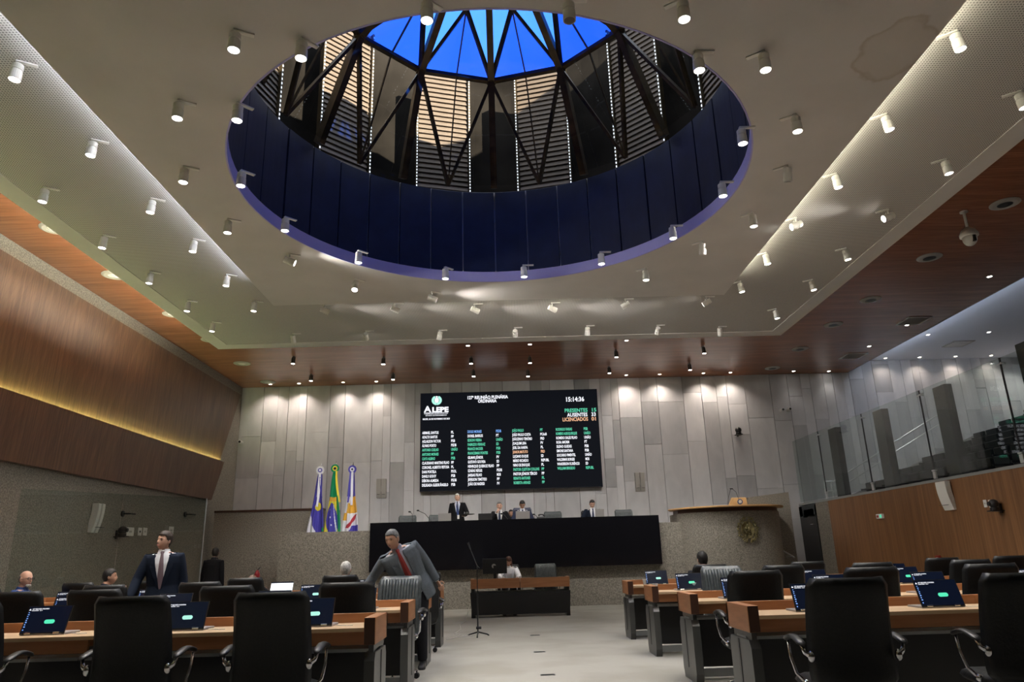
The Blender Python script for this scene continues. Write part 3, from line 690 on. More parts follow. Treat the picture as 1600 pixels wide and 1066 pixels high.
def laptop(x, yrow, rot, kind, label, group):
    t = thing('laptop', label, 'laptop', (x, yrow - .37, .807), rot, group)
    for nm, me in LP[kind]: link(nm, me, t)
    if kind != 'page':
        T = Matrix.Rotation(math.radians(-22), 4, 'X'); q = math.radians(68)
        for me, zz in ((hd_me, .195), (hd2_me, .183)): link('header_text', me, t, T @ Vector((-.146, -.0032, zz)), (q, 0, 0))
    # power cable lying beside it
    B().tube([(.19, .10, -.008), (.23, .06, -.009), (.29, .03, -.009), (.34, .05, -.009)], .003, 6).obj('cable', plastic_white, t)
    return t
GLL, GLR = 'laptops left of the aisle', 'laptops right of the aisle'
for x_, i, r_, kd, lb in [
 (-3.78, 0, 0, 'green', 'laptop with a green button at the far left of the nearest left row'), (-2.66, 0, 0, 'mint', 'laptop between the two nearest black chairs on the left'), (-1.62, 0, 0, 'mint', 'laptop behind the aisle-side nearest left chair'),
 (-4.74, 1, 0, 'green', 'laptop of the second left row seen over the leftmost laptop'), (-3.62, 1, 0, 'mint', 'laptop of the second left row in front of the navy-suited man'), (-2.55, 1, 0, 'mint', 'laptop of the second left row left of the white-page laptop'),
 (-1.62, 1, 0, 'green', 'laptop of the second left row hidden behind its aisle-side chair'),
 (-5.80, 2, 0, 'green', 'laptop of the third left row at the far left'), (-4.72, 2, 0, 'green', 'laptop of the third left row beside the navy-suited man'), (-3.66, 2, 0, 'green', 'laptop of the third left row under the man seen from behind'),
 (-2.58, 2, 0, 'mint', 'laptop of the third left row left of the white-haired man'), (-1.55, 2, 0, 'green', 'laptop of the third left row left of the ribbed chair lit grey'),
 (-3.60, 3, 0, 'page', 'laptop showing a white page on the far left row'), (-2.30, 3, 0, 'green', 'laptop before the white-haired man on the far left row')]:
    laptop(x_, ROWL[i], math.radians(r_), kd, lb, GLL)
for x_, i, r_, kd, lb in [
 (2.55, 0, 0, 'green', 'laptop left of the aisle-side nearest right chair'), (3.60, 0, 0, 'green', 'big laptop with a green button between the two nearest right chairs'),
 (2.50, 1, 0, 'green', 'laptop behind the aisle-side chair of the second right row'), (3.52, 1, 0, 'green', 'laptop of the second right row over the nearest chair'), (4.60, 1, 0, 'green', 'second laptop in the receding file of four at right'), (5.75, 1, 0, 'green', 'laptop of the second right row at the picture edge'),
 (2.47, 2, 0, 'green', 'laptop with a green button next to the plastic cup'), (4.18, 2, 0, 'green', 'laptop of the third right row behind the second-row chair'), (5.45, 2, 0, 'green', 'third laptop in the receding file of four at right'), (6.5, 2, 0, 'green', 'laptop of the third right row at the far right'),
 (2.42, 3, 0, 'mint', 'laptop at the aisle end of the farthest right row'), (4.75, 3, 0, 'green', 'laptop of the farthest right row before the lectern stairs'), (6.35, 3, 0, 'green', 'farthest laptop in the receding file of four at right')]:
    laptop(x_, ROWR[i], math.radians(r_), kd, lb, GLR)
cup_mat = glassy('clear_plastic_cup', (.82, .84, .83), 1.5, .25)
for px, py, yr, lb in ((1008, 915, 12.3, 'clear plastic cup at the aisle end of the farthest right desk'), (1024, 919, 10.35, 'clear plastic cup nearest the aisle on the third right desk'), (1084, 916, 10.3, 'clear plastic cup in front of the laptop with a green button')):
    p = at(px, py, y=yr); o = thing('plastic_cup', lb, 'cup', (p.x, yr, .80), 0, 'plastic cups on the right desks')
    B().lathe([(.024, 0), (.037, .085), (.0375, .088), (.034, .084), (.0225, .004)], 16).obj('cup_wall', cup_mat, o, smooth=True)
    B().lathe([(.039, .085), (.039, .09), (.035, .09)], 16, cap=False).obj('rim', plastic_white, o)

# ================================================================ CLERKS' TABLE
tb = thing('clerks_table', 'black and reddish wood double table alone before the podium', 'table', (.27, 17.08, 0))
for s_ in (-1, 1):
    B().box(min(s_ * 1.12, s_ * .004), 0, .62, max(s_ * 1.12, s_ * .004), .05, .83).obj('front_lip', wood_desk, tb, bevel=.003)
B().box(-1.12, .05, .74, 1.12, .62, .77).obj('tabletop', wood_top, tb)
for s_ in (-1, 1): B().box(s_ * 1.12 - (.06 if s_ > 0 else 0), .05, .62, s_ * 1.12 + (.06 if s_ < 0 else 0), .62, .83).obj('end_panel', wood_desk, tb)
B().box(-1.1, .12, .52, 1.1, .3, .56).obj('metal_bar', bar_grey, tb)
B().loft([[(-1.10, .02, .06), (1.10, .02, .06), (1.10, .10, .06), (-1.10, .10, .06)], [(-1.13, .0, .54), (1.13, .0, .54), (1.13, .08, .54), (-1.13, .08, .54)]]).obj('modesty_panel', black_satin, tb)
for s_ in (-1, 1): B().box(s_ * 1.07 - .04, .06, 0, s_ * 1.07 + .04, .6, .62).obj('pedestal', black_satin, tb)
chair(.92, 18.55, PI, 'ribbed chair lit grey behind the right half of the clerks table', 'chairs at the clerks table', 'grey')
chair(.02, 18.6, PI, 'chair of the woman in white at the clerks table', 'chairs at the clerks table')
mo = thing('monitor', 'black desktop monitor seen from behind on the clerks table', 'monitor', (-.30, 17.32, .77))
B().box(-.28, 0, .16, .28, .03, .50).obj('monitor_housing', plastic_black, mo, bevel=.01)
B().box(-.03, -.04, .02, .03, .0, .34).obj('stand_neck', plastic_black, mo); B().lathe([(.11, 0), (.11, .012), (.03, .02)], 20).obj('stand_foot', plastic_black, mo)
B().lathe([(.05, 0), (.05, .02)], 16).obj('mount_disc', plastic_grey, mo, loc=(-.02, .0, .33), rot=(PI / 2, 0, 0))
o = thing('papers', 'small stack of white papers before the woman on the clerks table', 'papers', (.02, 17.32, .772)); 
for k in range(4): B().box(-.15, -.1, k * .003, .15, .1, k * .003 + .002, Matrix.Rotation(.05 * k, 4, 'Z')).obj('sheet', plastic_white, o)
p = at(813, 903, y=17.3); o = thing('small_cup', 'small white cup at the middle seam of the clerks table', 'cup', (p.x - .0, 17.3, .77)); B().lathe([(.022, 0), (.032, .09), (.028, .088)], 14).obj('cup_wall', plastic_white, o); B().lathe([(.033, .088), (.033, .093)], 14).obj('rim', plastic_white, o)
# floor microphone stand with its cable
ms = thing('microphone_stand', 'black tripod boom microphone stand standing alone in the aisle', 'microphone stand', (-.54, 13.24, 0))
for k in range(3):
    a = 2 * PI * k / 3 + .5; B().tube([(0, 0, .075), (.17 * math.cos(a), .17 * math.sin(a), .03), (.21 * math.cos(a), .21 * math.sin(a), .008)], [.013, .011, .012], 8).obj('tripod_leg', plastic_black, ms)
B().cyl((0, 0, .04), (0, 0, .75), .012).cyl((0, 0, .7), (0, 0, 1.16), .008).obj('pole', plastic_black, ms); B().cyl((-.03, 0, .14), (.06, 0, .14), .022).obj('clamp_knob', plastic_black, ms)
B().tube([(.04, 0, 1.12), (0, 0, 1.16), (-.12, .05, 1.45)], .007).obj('boom', plastic_black, ms); B().tube([(-.12, .05, 1.45), (-.16, .06, 1.56)], [.012, .019], 12).obj('microphone_head', plastic_black, ms)
tag(B().tube([(-.86, 17.0, .3), (-.93, 16.4, .012), (-1.0, 15.6, .006), (-.92, 14.6, .006), (-.98, 13.8, .006), (-.75, 13.35, .006), (-.58, 13.25, .02)], .006, 6).tube([(-.58, 13.25, .02), (-.9, 13.2, .006), (-1.05, 12.9, .006)], .006, 6).obj('floor_cable', plastic_grey), 'thin cable winding on the carpet from the table to the microphone stand', 'cable')
for px, py, lb in ((836, 993, 'farthest slim dark floor outlet in the aisle carpet'), (843, 1019, 'middle slim dark floor outlet in the aisle carpet'), (856, 1055, 'nearest slim dark floor outlet in the aisle carpet')):
    p = at(px, py, z=0); o = thing('floor_outlet', lb, 'outlet', (p.x, p.y, 0)); B().box(-.075, -.03, 0, .075, .03, .006).obj('outlet_lid', plastic_black, o); B().box(-.085, -.04, 0, .085, .04, .003).obj('outlet_frame', grey_lam, o)

# ================================================================ THINGS ON THE ROSTRUM
for x_, st, lb in ((-2.95, 'grey', 'leftmost ribbed chair lit grey behind the rostrum'), (-2.05, 'grey', 'ribbed chair lit grey behind the rostrum by the standing man'), (-.22, None, 'chair of the man with his hand raised at the rostrum'), (.47, 'blue', 'blue high-backed chair of the man looking down at the rostrum'),
                   (1.38, 'grey', 'ribbed chair lit grey right of the presiding men behind the rostrum'), (2.5, None, 'chair of the man at the right of the rostrum'), (3.5, 'grey', 'rightmost ribbed chair lit grey behind the rostrum')):
    c_ = chair(x_, 22.05, PI, lb, 'chairs behind the rostrum', st); c_.location.z = ZP - (.17 if st == 'grey' else 0.0)
    if st == 'grey': c_.location.z = ZP
    if st == 'blue': c_.scale = (1.05, 1, 1.12)
for px0, px1, py, lb in ((685, 705, 812, 'silver laptop lid on the rostrum beside the standing man'), (806, 828, 811, 'grey laptop lid before the man looking down at the rostrum'), (930, 944, 806, 'grey laptop lid at the right of the rostrum')):
    p0 = at(px0, py, y=20.45); p1 = at(px1, py, y=20.45); w = p1.x - p0.x
    o = thing('open_laptop', lb, 'laptop', ((p0.x + p1.x) / 2, 20.45, 2.252), 0, 'laptops on the rostrum')
    B().box(-w / 2, 0, 0, w / 2, .008, .25, Matrix.Rotation(math.radians(14), 4, 'X')).obj('lid', silver, o, bevel=.003); B().box(-w / 2, .01, 0, w / 2, .24, .014).obj('keyboard_base', silver, o)
p0 = at(748, 810, y=20.5); p1 = at(768, 810, y=20.5)
o = thing('monitor', 'small black monitor left of the man with raised hand on the rostrum', 'monitor', ((p0.x + p1.x) / 2, 20.5, 2.25)); B().box(-.19, 0, .04, .19, .025, .22).obj('monitor_housing', plastic_black, o, bevel=.005)
B().box(-.02, .02, 0, .02, .06, .1).obj('stand_neck', plastic_black, o); B().box(-.08, 0, 0, .08, .12, .012).obj('stand_foot', plastic_black, o)
o = thing('desk_telephone', 'black telephone and lamp beside the presiding man on the rostrum', 'telephone', (at(846, 808, y=20.5).x, 20.5, 2.25)); B().loft([[(-.12, 0, 0), (.12, 0, 0), (.12, .2, 0), (-.12, .2, 0)], [(-.12, .02, .04), (.12, .02, .04), (.12, .2, .10), (-.12, .2, .10)]]).obj('housing', plastic_black, o)
B().tube([(-.08, .08, .12), (-.04, .08, .15), (.04, .08, .15), (.08, .08, .12)], [.03, .018, .018, .03], 10).obj('handset', plastic_black, o)
for pts, lb in (([(676, 808), (664, 803), (653, 798)], 'long black gooseneck microphone at the left of the rostrum'), ([(645, 811), (644, 803), (640, 800)], 'short gooseneck microphone at the left end of the rostrum'), ([(841, 810), (838, 806), (834, 804)], 'gooseneck microphone beside the presiding man'), ([(795, 811), (789, 806), (784, 803)], 'gooseneck microphone in front of the man with raised hand')):
    P = [at(*p, y=20.4) for p in pts]; P[0].z = 2.252; o = thing('gooseneck_microphone', lb, 'microphone', tuple(P[0]), 0, 'microphones on the rostrum'); P = [p - P[0] for p in P]
    B().tube(P, .008, 8).obj('gooseneck', plastic_black, o); B().ball(P[2], (.04, .022, .022)).obj('microphone_head', plastic_black, o); B().lathe([(.035, 0), (.03, .02)], 12).obj('base', plastic_black, o)

# ================================================================ FLAGS
def flag(x, ztop, name_label, cols, pattern, ros_cols, ribbon, sway):
    t = thing('flag', name_label, 'flag', (x, 22.0, ZP), 0, None)
    zt = ztop - ZP
    B().cyl((0, .04, 0), (0, .04, zt + .1), .016, n=10).obj('flagpole', chrome, t); B().lathe([(.17, 0), (.17, .02), (.04, .05)], 20, (0, .04, 0)).obj('pole_base', chrome, t)
    B().lathe([(.02, 0), (.006, .09), (.001, .12)], 8, (0, .04, zt + .1)).obj('finial', chrome, t)
    for i, (r, m_) in enumerate(ros_cols): B().lathe([(r, 0), (r, .012)], 28).obj('rosette' if i == 0 else 'rosette_ring', m_, t, loc=(0, -.06 - i * .012, zt - .02), rot=(PI / 2, 0, 0))
    nu, nv = 56, 90; bd = B(); g = []
    z1 = zt - .12; z0 = .25
    for j in range(nv + 1):
        v = j / nv; row = []
        w = .07 + .42 * v ** .75
        for i in range(nu + 1):
            u = i / nu - .5
            f = math.sin(u * 22 + v * 2) * .035 * min(1, v * 3) + .05 * math.sin(u * 9 - v)
            row.append(bd.bm.verts.new((u * w * 1.15 + sway * v + .015 * math.sin(v * 9 + u * 4), -.03 + f * (.4 + v), z1 - (z1 - z0) * v + .05 * abs(u))))
        g.append(row)
    for j in range(nv):
        for i in range(nu):
            bd.mi = pattern((i + .5) / nu, (j + .5) / nv); bd._f((g[j][i], g[j][i + 1], g[j + 1][i + 1], g[j + 1][i]))
    o = bd.obj('cloth', cols, t, smooth=True); so = o.modifiers.new('thick', 'SOLIDIFY'); so.thickness = .004
    for (x0, x1, l_, m_, dx) in ribbon:
        b_ = B(); P = [[(x0 + dx * s_ * s_ - .0 + (0 if s_ < 1 else .01), -.10 - .02 * math.sin(s_ * 5), zt - .1 - l_ * s_), (x1 + dx * s_ * s_, -.10 - .02 * math.sin(s_ * 5 + 1), zt - .1 - l_ * s_), (x1 + dx * s_ * s_, -.094 - .02 * math.sin(s_ * 5 + 1), zt - .1 - l_ * s_), (x0 + dx * s_ * s_, -.094 - .02 * math.sin(s_ * 5), zt - .1 - l_ * s_)] for s_ in [q / 10 for q in range(11)]]
        b_.loft(P).obj('ribbon', m_, t, smooth=False)
    return t
fb = lambda n_, c_: mat(n_, c_, .75)
fW, fBl, fG, fY, fO, fR, fBk = fb('flag_white', (.82, .84, .92)), fb('flag_blue', (.07, .06, .42)), fb('flag_green', (.0, .30, .12)), fb('flag_yellow', (.80, .70, .06)), fb('flag_gold', (.78, .45, .06)), fb('flag_red', (.45, .03, .05)), fb('flag_navy', (.01, .012, .05))
def p_left(u, v):
    if v < .40: return 1
    du, dv = (u - .62) / .22, (v - .455) / .055
    if du * du + dv * dv < 1: return 2
    if u + .1 > (v - .47) * 1.9: 
        return 1 if not (v > .74 and u > .85) else (3 if v < .80 else 4)
    return 0
def p_br(u, v):
    if v < .34: return 0
    if u > .80 - .05 * v: return 0
    du, dv = (u - .42 - (v - .6) * .25) / .36, (v - .64) / .22
    if du * du + dv * dv < 1:
        s_ = (u - .62) * 2.2 - (v - .60) * 1.0
        if abs(s_) < .07: return 3
        if (int(u * 17) * 7 + int(v * 40) * 3) % 19 == 0 and .2 < u < .5: return 3
        return 2
    if v < .40: return 4
    if v > .86 + .3 * u * .2 and u < .5: return 0
    return 1
def p_right(u, v):
    if v < .33: return 1
    if v < .42: return 0 if u < .45 else 3
    if v < .56: return 3 if u > .2 else 0
    if abs((u - .55) + (v - .68) * 3.2) < .10 and u > .2 and .58 < v < .76: return 2
    if v > .72 and u > .12 + (.92 - v) * 2.4: return 1
    return 3 if (u < .35 and v < .66) else 0
flag(at(501, 740, y=22).x, 3.98, 'blue and white state flag with a yellow sun, leftmost of the three flags', [fW, fBl, fY, fG, fR], p_left, [(.125, fW), (.065, fBl), (.035, fW)], [(-.03, .045, 1.0, fW, -.06), (.0, .05, .75, fBl, .06)], -.10)
flag(at(524, 740, y=22).x, 4.02, 'green and yellow national flag with a blue disc, middle of the three flags', [fG, fY, fBl, fW, fO], p_br, [(.125, fG), (.075, fY), (.04, fBk)], [(.03, .09, .92, fY, .12)], -.02)
flag(at(551, 740, y=22).x, 3.98, 'white, blue and gold flag, rightmost of the three flags', [fW, fBl, fR, fO], p_right, [(.125, fBl), (.07, fW), (.03, fBk)], [(-.02, .05, .98, fW, .0), (-.07, -.02, .9, fBl, -.05)], -.03)

# ================================================================ CEILING SPOTLIGHTS
fx = {'plate': B().box(-.02, -.022, -.014, .15, .022, 0).mesh('mounting_plate', lamp_white, bevel=.003),
      'neck': B().cyl((0, 0, -.06), (0, 0, -.02), .012).box(-.035, -.006, -.085, -.025, .006, -.05).mesh('neck', lamp_white),
      'body': B().lathe([(.044, .075), (.048, .07), (.048, .02), (.044, .018), (.044, .008), (.050, .006), (.052, -.08), (.046, -.085), (.042, -.075)], 20).mesh('lamp_body', lamp_white, smooth=False),
      'lens': B().lathe([(.043, -.074), (.043, -.078), (.02, -.080)], 18).mesh('lens', lens_on),
      'lens_off': B().lathe([(.043, -.074), (.043, -.078), (.02, -.080)], 18).mesh('lens', lens_off)}
DK = mat('dark_lamp_housing', (.06, .05, .045), .4)
for q_ in ('plate', 'neck', 'body'):
    m2 = fx[q_].copy(); m2.materials.clear(); m2.materials.append(DK); fx['dark_' + q_] = m2
SCALE_F = 1.2
spot_data = {}
def spot_light(power, cone=95, blend=.7, col=(1, .95, .885), r=.04):
    key = (power, cone, blend, col)
    if key not in spot_data:
        d = bpy.data.lights.new('lamp_light', 'SPOT'); d.energy = power; d.spot_size = math.radians(cone); d.spot_blend = blend; d.color = col; d.shadow_soft_size = r
        spot_data[key] = d
    return spot_data[key]
def fixture(px, py, zc, label, group, on=True, aim=(0, 0), plate=0, power=None, cone=95, zoff=-.16, dk=''):
    p = at(px, py, z=zc + zoff)
    t = thing('ceiling_spotlight', label, 'spotlight', (p.x, p.y, zc), 0, group); t.scale = (SCALE_F,) * 3
    link('mounting_plate', fx[dk + 'plate'], t, rot=(0, 0, plate)); link('neck', fx[dk + 'neck'], t)
    bo = link('lamp_body', fx[dk + 'body'], t, (0, 0, -.115), (aim[0], aim[1], 0)); link('lens', fx['lens' if on else 'lens_off'], bo)
    if on:
        lo = link('lamp_light', spot_light(power or SPOT_W, cone), bo, (0, 0, -.10))
    return t
GI, GO = 'white spotlights round the round opening and on the flat slab', 'white spotlights on the perforated ceiling'
hole = [(470, 93), (370, 190), (376, 292), (445, 362), (560, 412), (696, 437), (819, 434), (940, 414), (1052, 374), (1130, 308), (1161, 226), (1093, 112), (890, 34), (667, 34)]
for i, (px, py) in enumerate(hole):
    fixture(px, py, 6.40, ('white spotlight on the rim of the round opening, %s counted anticlockwise from the upper left' % ORD[i]) if i != 12 else 'unlit white spotlight at the near rim of the round opening', GI, on=(i != 12), plate=(0 if px > 800 else PI * .25), zoff=-.25)
slab = [(366, 68, 1, 'white slab spotlight nearest the upper left of the round opening'), (278, 176, 1, 'white slab spotlight far left of the round opening'), (287, 277, 1, 'white slab spotlight lower left of the round opening'), (356, 357, 1, 'white slab spotlight below left of the round opening'),
        (452, 410, 2, 'aimed-away white spotlight left of the starry bright one'), (555, 449, 3, 'brightest white spotlight with starry rays below the round opening'), (675, 468, 2, 'aimed-away white spotlight right of the starry bright one'), (1009, 432, 1, 'white slab spotlight below right of the round opening'),
        (1098, 391, 0, 'dim white spotlight turned away at the lower right of the slab'), (1177, 347, 1, 'white slab spotlight right of the opening rim, lower'), (1231, 275, 0, 'unlit white slab spotlight right of the round opening'), (1245, 197, 1, 'white slab spotlight right of the opening, middle'), (1195, 100, 1, 'white slab spotlight right of the opening, upper'), (1068, 20, 1, 'bright white spotlight at the top edge of the picture')]
for px, py, st, lb in slab:
    aim = (0, 0) if st in (0, 1) else ((-.42, 0) if st == 3 else (.2, -1.2))
    fixture(px, py, 6.40, lb, GI, on=st in (1, 2, 3), aim=aim if st != 0 else (.3, 0), plate=(PI * .8 if px > 800 else PI * .15), power=SPOT_W)
lists = [('outer left', [(68, 308), (161, 381), (234, 437), (293, 481), (332, 513)], (0, .06), .5), ('inner left', [(25, 115), (143, 235), (236, 325), (302, 387), (354, 441), (397, 481)], (0, .06), .5),
         ('inner far', [(507, 487), (617, 485), (742, 486), (863, 484), (978, 478), (1105, 474)], None, 0), ('outer far', [(458, 531), (572, 527), (687, 526), (805, 522), (918, 519), (1028, 518), (1125, 520)], None, 0),
         ('inner right', [(1497, 68), (1387, 195), (1308, 286), (1245, 354), (1198, 407), (1158, 451)], (0, -.12), PI * .8), ('outer right', [(1597, 160), (1480, 264), (1389, 341), (1323, 400), (1270, 448), (1213, 493)], (0, -.12), PI * .8)]
random.seed(11)
for nm, pts, aim, pl_ in lists:
    for i, (px, py) in enumerate(pts):
        side = nm.split()[1]
        lb = 'white spotlight, %s %s, in the %s row of the perforated ceiling' % (ORD[i], 'from the left' if side == 'far' else 'from the viewer', nm)
        a_ = aim if aim else ((.35, -1.2 if i < 4 else 1.1) if nm == 'inner far' else (1.05 if i % 2 else .6, random.uniform(-.3, .3)))
        if (px, py) in ((1389, 341), (1245, 354)): a_ = (0, 1.2)
        pw_ = 430 if nm == 'outer far' else None
        fixture(px, py, 6.60, lb, GO, aim=a_, plate=pl_, cone=80, power=pw_)
# small spotlights hanging from the veneer ceiling in front of the board
GV = 'small spotlights on the veneered ceiling'
for i, (px, py) in enumerate([(458, 567), (486, 594), (599, 568), (614, 592), (736, 567), (740, 587), (828, 566), (825, 587), (963, 557), (952, 582), (1100, 551), (1078, 577)]):
    t = fixture(px, py, 7.2, 'small spotlight %s from the left, %s line, on the veneered ceiling before the board' % (ORD[i // 2], 'near' if i % 2 == 0 else 'far'), GV, aim=(-.12, 0), plate=PI / 2, zoff=-.2, cone=70, power=60, dk='dark_')
# flush downlights washing the stone wall
def downlight(p, label, group, power, cone, aim=(0, 0), r=.07, warm=True):
    t = thing('recessed_downlight', label, 'downlight', tuple(p), 0, group)
    B().lathe([(r, .0), (r, -.008), (r * .7, -.008), (r * .7, .0)], 20, cap=False).obj('trim_ring', lamp_white, t)
    B().lathe([(r * .7, -.002), (.01, -.003)], 16).obj('lens', lens_warm if warm else lens_on, t)
    if power: link('lamp_light', spot_light(power, cone, .6 if cone < 70 else 1.0, (1, .87, .74) if warm else (1, .94, .86)), t, (0, 0, -.03), (aim[0], aim[1], 0))
    return t
for i, px in enumerate((422, 467, 536, 588, 978, 1030, 1098, 1140)):
    p = at(px, 600 - (px - 422) * .0235, z=7.2); p.y = 24.05; p.z = 7.198
    downlight(p, 'warm downlight washing the stone wall, %s from the left %s the board' % (ORD[i % 4], 'left of' if i < 4 else 'right of'), 'wall-wash downlights beside the board', WASH_W, 118, (math.radians(6), 0))
for i, px in enumerate((1375, 1425, 1477, 1528)):
    p = at(px, 564, z=7.6); p.y = 24.15; p.z = 7.598
    downlight(p, 'warm downlight over the gallery washing its stone wall, %s from the left' % ORD[i], 'wall-wash downlights over the gallery', WASH_W * .3, 118, (math.radians(6), 0))
for i, (px, py) in enumerate(((1240, 580), (1295, 580))):
    p = at(px, py, z=7.2); p.z = 7.198; downlight(p, 'tiny %s downlight at the far right end of the veneered ceiling' % ('left' if i == 0 else 'right'), 'tiny far downlights', 20, 90, warm=False)
for i, (px, py) in enumerate(((1546, 432), (1417, 508), (1358, 541), (731, 540), (979, 532), (828, 538))):
    p = at(px, py, z=7.2); p.z = 7.198
    downlight(p, ['flush downlight nearest the viewer in the right veneered ceiling', 'flush downlight beside the larger air grille', 'flush downlight between the two air grilles', 'flush downlight at the edge of the white ceiling left of the board', 'flush downlight at the edge of the white ceiling right of the board', 'flush downlight at the edge of the white ceiling above the board'][i], 'flush downlights', 18, 90, warm=False)
for i, (px, py) in enumerate(((1450, 523), (1545, 519), (1597, 548))):
    p = at(px, py, z=7.6); p.z = 7.598; downlight(p, 'white downlight in the pale gallery ceiling, %s from the left' % ORD[i], 'gallery ceiling downlights', 120, 130, warm=False)
# round ceiling loudspeakers, grilles
def speaker_disc(px, py, label, grp, zc=7.2):
    p = at(px, py, z=zc); t = thing('ceiling_loudspeaker', label, 'loudspeaker', (p.x + (.12 if px < 800 else 0), p.y, zc - .001), 0, grp)
    B().lathe([(.25, 0), (.25, -.012), (.20, -.03), (.13, -.03), (.13, -.01)], 32).obj('round_flange', plastic_grey, t, smooth=False); B().lathe([(.125, -.008), (.125, -.02), (.03, -.03)], 24).obj('speaker_cone', plastic_black if px > 800 else lamp_white, t)
for i, q in enumerate(((1570, 318), (1452, 402), (1360, 468), (1302, 507), (1250, 545), (1207, 575))): speaker_disc(*q, 'round flush loudspeaker in the right veneered ceiling, %s from the viewer' % ORD[i], 'round loudspeakers in the right ceiling')
for i, q in enumerate(((75, 357), (170, 430), (263, 491), (322, 531), (372, 568), (413, 597))): speaker_disc(*q, 'round flush loudspeaker along the left cove, %s from the viewer' % ORD[i], 'round loudspeakers along the left cove')
for px, py, lb in ((1428, 501, 'larger square air grille in the right veneered ceiling'), (1333, 556, 'smaller-looking far air grille in the right veneered ceiling')):
    p = at(px, py, z=7.2); t = thing('air_grille', lb, 'grille', (p.x, p.y, 7.199)); B().box(-.33, -.33, -.02, .33, -.29, 0).box(-.33, .29, -.02, .33, .33, 0).box(-.33, -.29, -.02, -.29, .29, 0).box(.29, -.29, -.02, .33, .29, 0).obj('grille_frame', lamp_white, t)
    for k in range(10): B().box(-.29, -.27 + k * .058, -.018, .29, -.25 + k * .058, -.002).obj('blade', plastic_grey, t)
p = at(1497, 537, z=7.6); t = thing('air_grille', 'air grille in the pale gallery ceiling', 'grille', (p.x, p.y, 7.599)); B().box(-.35, -.35, -.02, .35, .35, 0).obj('grille_frame', plastic_grey, t)
for k in range(6): B().box(-.3, -.28 + k * .1, -.03, .3, -.25 + k * .1, -.02).obj('blade', lamp_white, t)
# dome camera on its pole
t = thing('dome_camera', 'white dome surveillance camera hanging on a pole from the right ceiling', 'camera', (8.62, 12.0, 7.2))
B().cyl((0, 0, -.28), (0, 0, 0), .022).lathe([(.06, 0), (.06, -.02)], 16).obj('ceiling_pole', plastic_white, t)
B().lathe([(.03, -.28), (.10, -.33), (.135, -.40), (.135, -.44), (.115, -.45)], 24).obj('camera_cap', plastic_white, t, smooth=True); B().ball((0, 0, -.48), (.105, .105, .12), 20, 12).obj('camera_ball', plastic_white, t, smooth=True)
B().box(-.02, -.125, -.56, .02, -.06, -.46).obj('lens_slot', plastic_black, t)
t.scale = (1.15,) * 3

# ================================================================ WALL FIXTURES
def wall_speaker(x, y, z, rz, label, h=.62):
    t = thing('wall_loudspeaker', label, 'loudspeaker', (x, y, z), rz)
    for s_ in (-1, 1):
        b_ = B(); rr = []
        for i in range(9):
            u = i / 8; ang = (u - .5) * .9
            y_ = -.20 + .16 * (1 - math.cos(ang)) * 2 + .10 * (1 - u); z_ = h * (u - .5)
            xa, xb = (.008, .16) if s_ > 0 else (-.16, -.008)
            rr.append([(xa, y_ - .0, z_), (xb, y_ + .03, z_), (xb, y_ + .15, z_), (xa, y_ + .15, z_)])
        b_.loft(rr).obj('speaker_column', plastic_grey if abs(rz) < .5 else plastic_white, t, bevel=.008)
    B().box(-.05, -.08, h * .36, .05, .0, h * .44).box(-.05, -.1, -.1, .05, 0, .1).obj('wall_bracket', plastic_grey, t)
    B().box(-.13, -.19, -h * .33, -.04, -.125, -h * .315).box(.04, -.19, -h * .33, .13, -.125, -h * .315).obj('badge_slot', plastic_black, t)
    return t
wall_speaker(-9.09, 16.3, 2.36, -PI / 2 + PI, 'white curved twin-column loudspeaker on the left granite wall') if False else None
t = wall_speaker(-9.09, 16.3, 2.36, PI / 2, 'white curved twin-column loudspeaker on the left granite wall'); t.rotation_euler = (0, 0, PI / 2)
t = wall_speaker(9.79, 16.1, 2.32, -PI / 2, 'white curved twin-column loudspeaker on the right veneered wall')
wall_speaker(-4.16, 24.48, 3.60, 0, 'beige twin-column loudspeaker on the stone wall left of the board')
wall_speaker(4.51, 24.48, 3.58, 0, 'beige twin-column loudspeaker on the stone wall right of the board')
def plate(p, label, w, h, axis, mt=plastic_white, group=None, dark=False):
    t = thing('wall_plate', label, 'wall plate', tuple(p), {'x': -PI / 2, '-x': PI / 2}[axis], group)
    B().box(-w / 2, -.012, -h / 2, w / 2, 0, h / 2).obj('cover', mt, t, bevel=.002); B().box(-w * .2, -.016, -h * .12, w * .2, -.012, h * .12).obj('insert', plastic_black if dark else plastic_grey, t)
for (px, py, w, h, dk, lb) in ((192, 830, .16, .16, 0, 'leftmost white wall plate on the left granite wall'), (203, 831, .24, .20, 0, 'large square white wall plate on the left granite wall'), (218, 831, .13, .19, 1, 'white wall plate with a dark socket on the left granite wall'), (226, 831, .15, .19, 0, 'blank white wall plate right of the dark-socket one'), (267, 829, .2, .2, 0, 'white wall plate behind the head of the man in navy')):
    p = at(px, py, x=XL); plate((XL + .001, p.y, p.z), lb, w * 1.4, h, '-x', group='white plates on the left wall', dark=dk)
for (px, py, w, h, dk, lb) in ((1540, 787, .10, .15, 0, 'left white socket plate on the veneered wall'), (1548, 787, .10, .15, 1, 'right white socket plate on the veneered wall')):
    p = at(px, py, x=XR); plate((XR - .001, p.y, p.z), lb, w, h, 'x', dark=dk)
p = at(1377, 807, x=XR); t = thing('emergency_light', 'small white emergency light with a green glow on the veneered wall', 'emergency light', (XR - .001, p.y, p.z), -PI / 2); B().box(-.16, -.06, -.06, .16, 0, .06).obj('housing', plastic_white, t, bevel=.01)
B().box(.05, -.064, -.035, .12, -.06, .035).obj('green_lamp', lap_green, t); B().box(-.12, -.064, -.03, -.02, -.06, .03).obj('red_label', mat('red_label', (.4, .05, .04), .5), t)
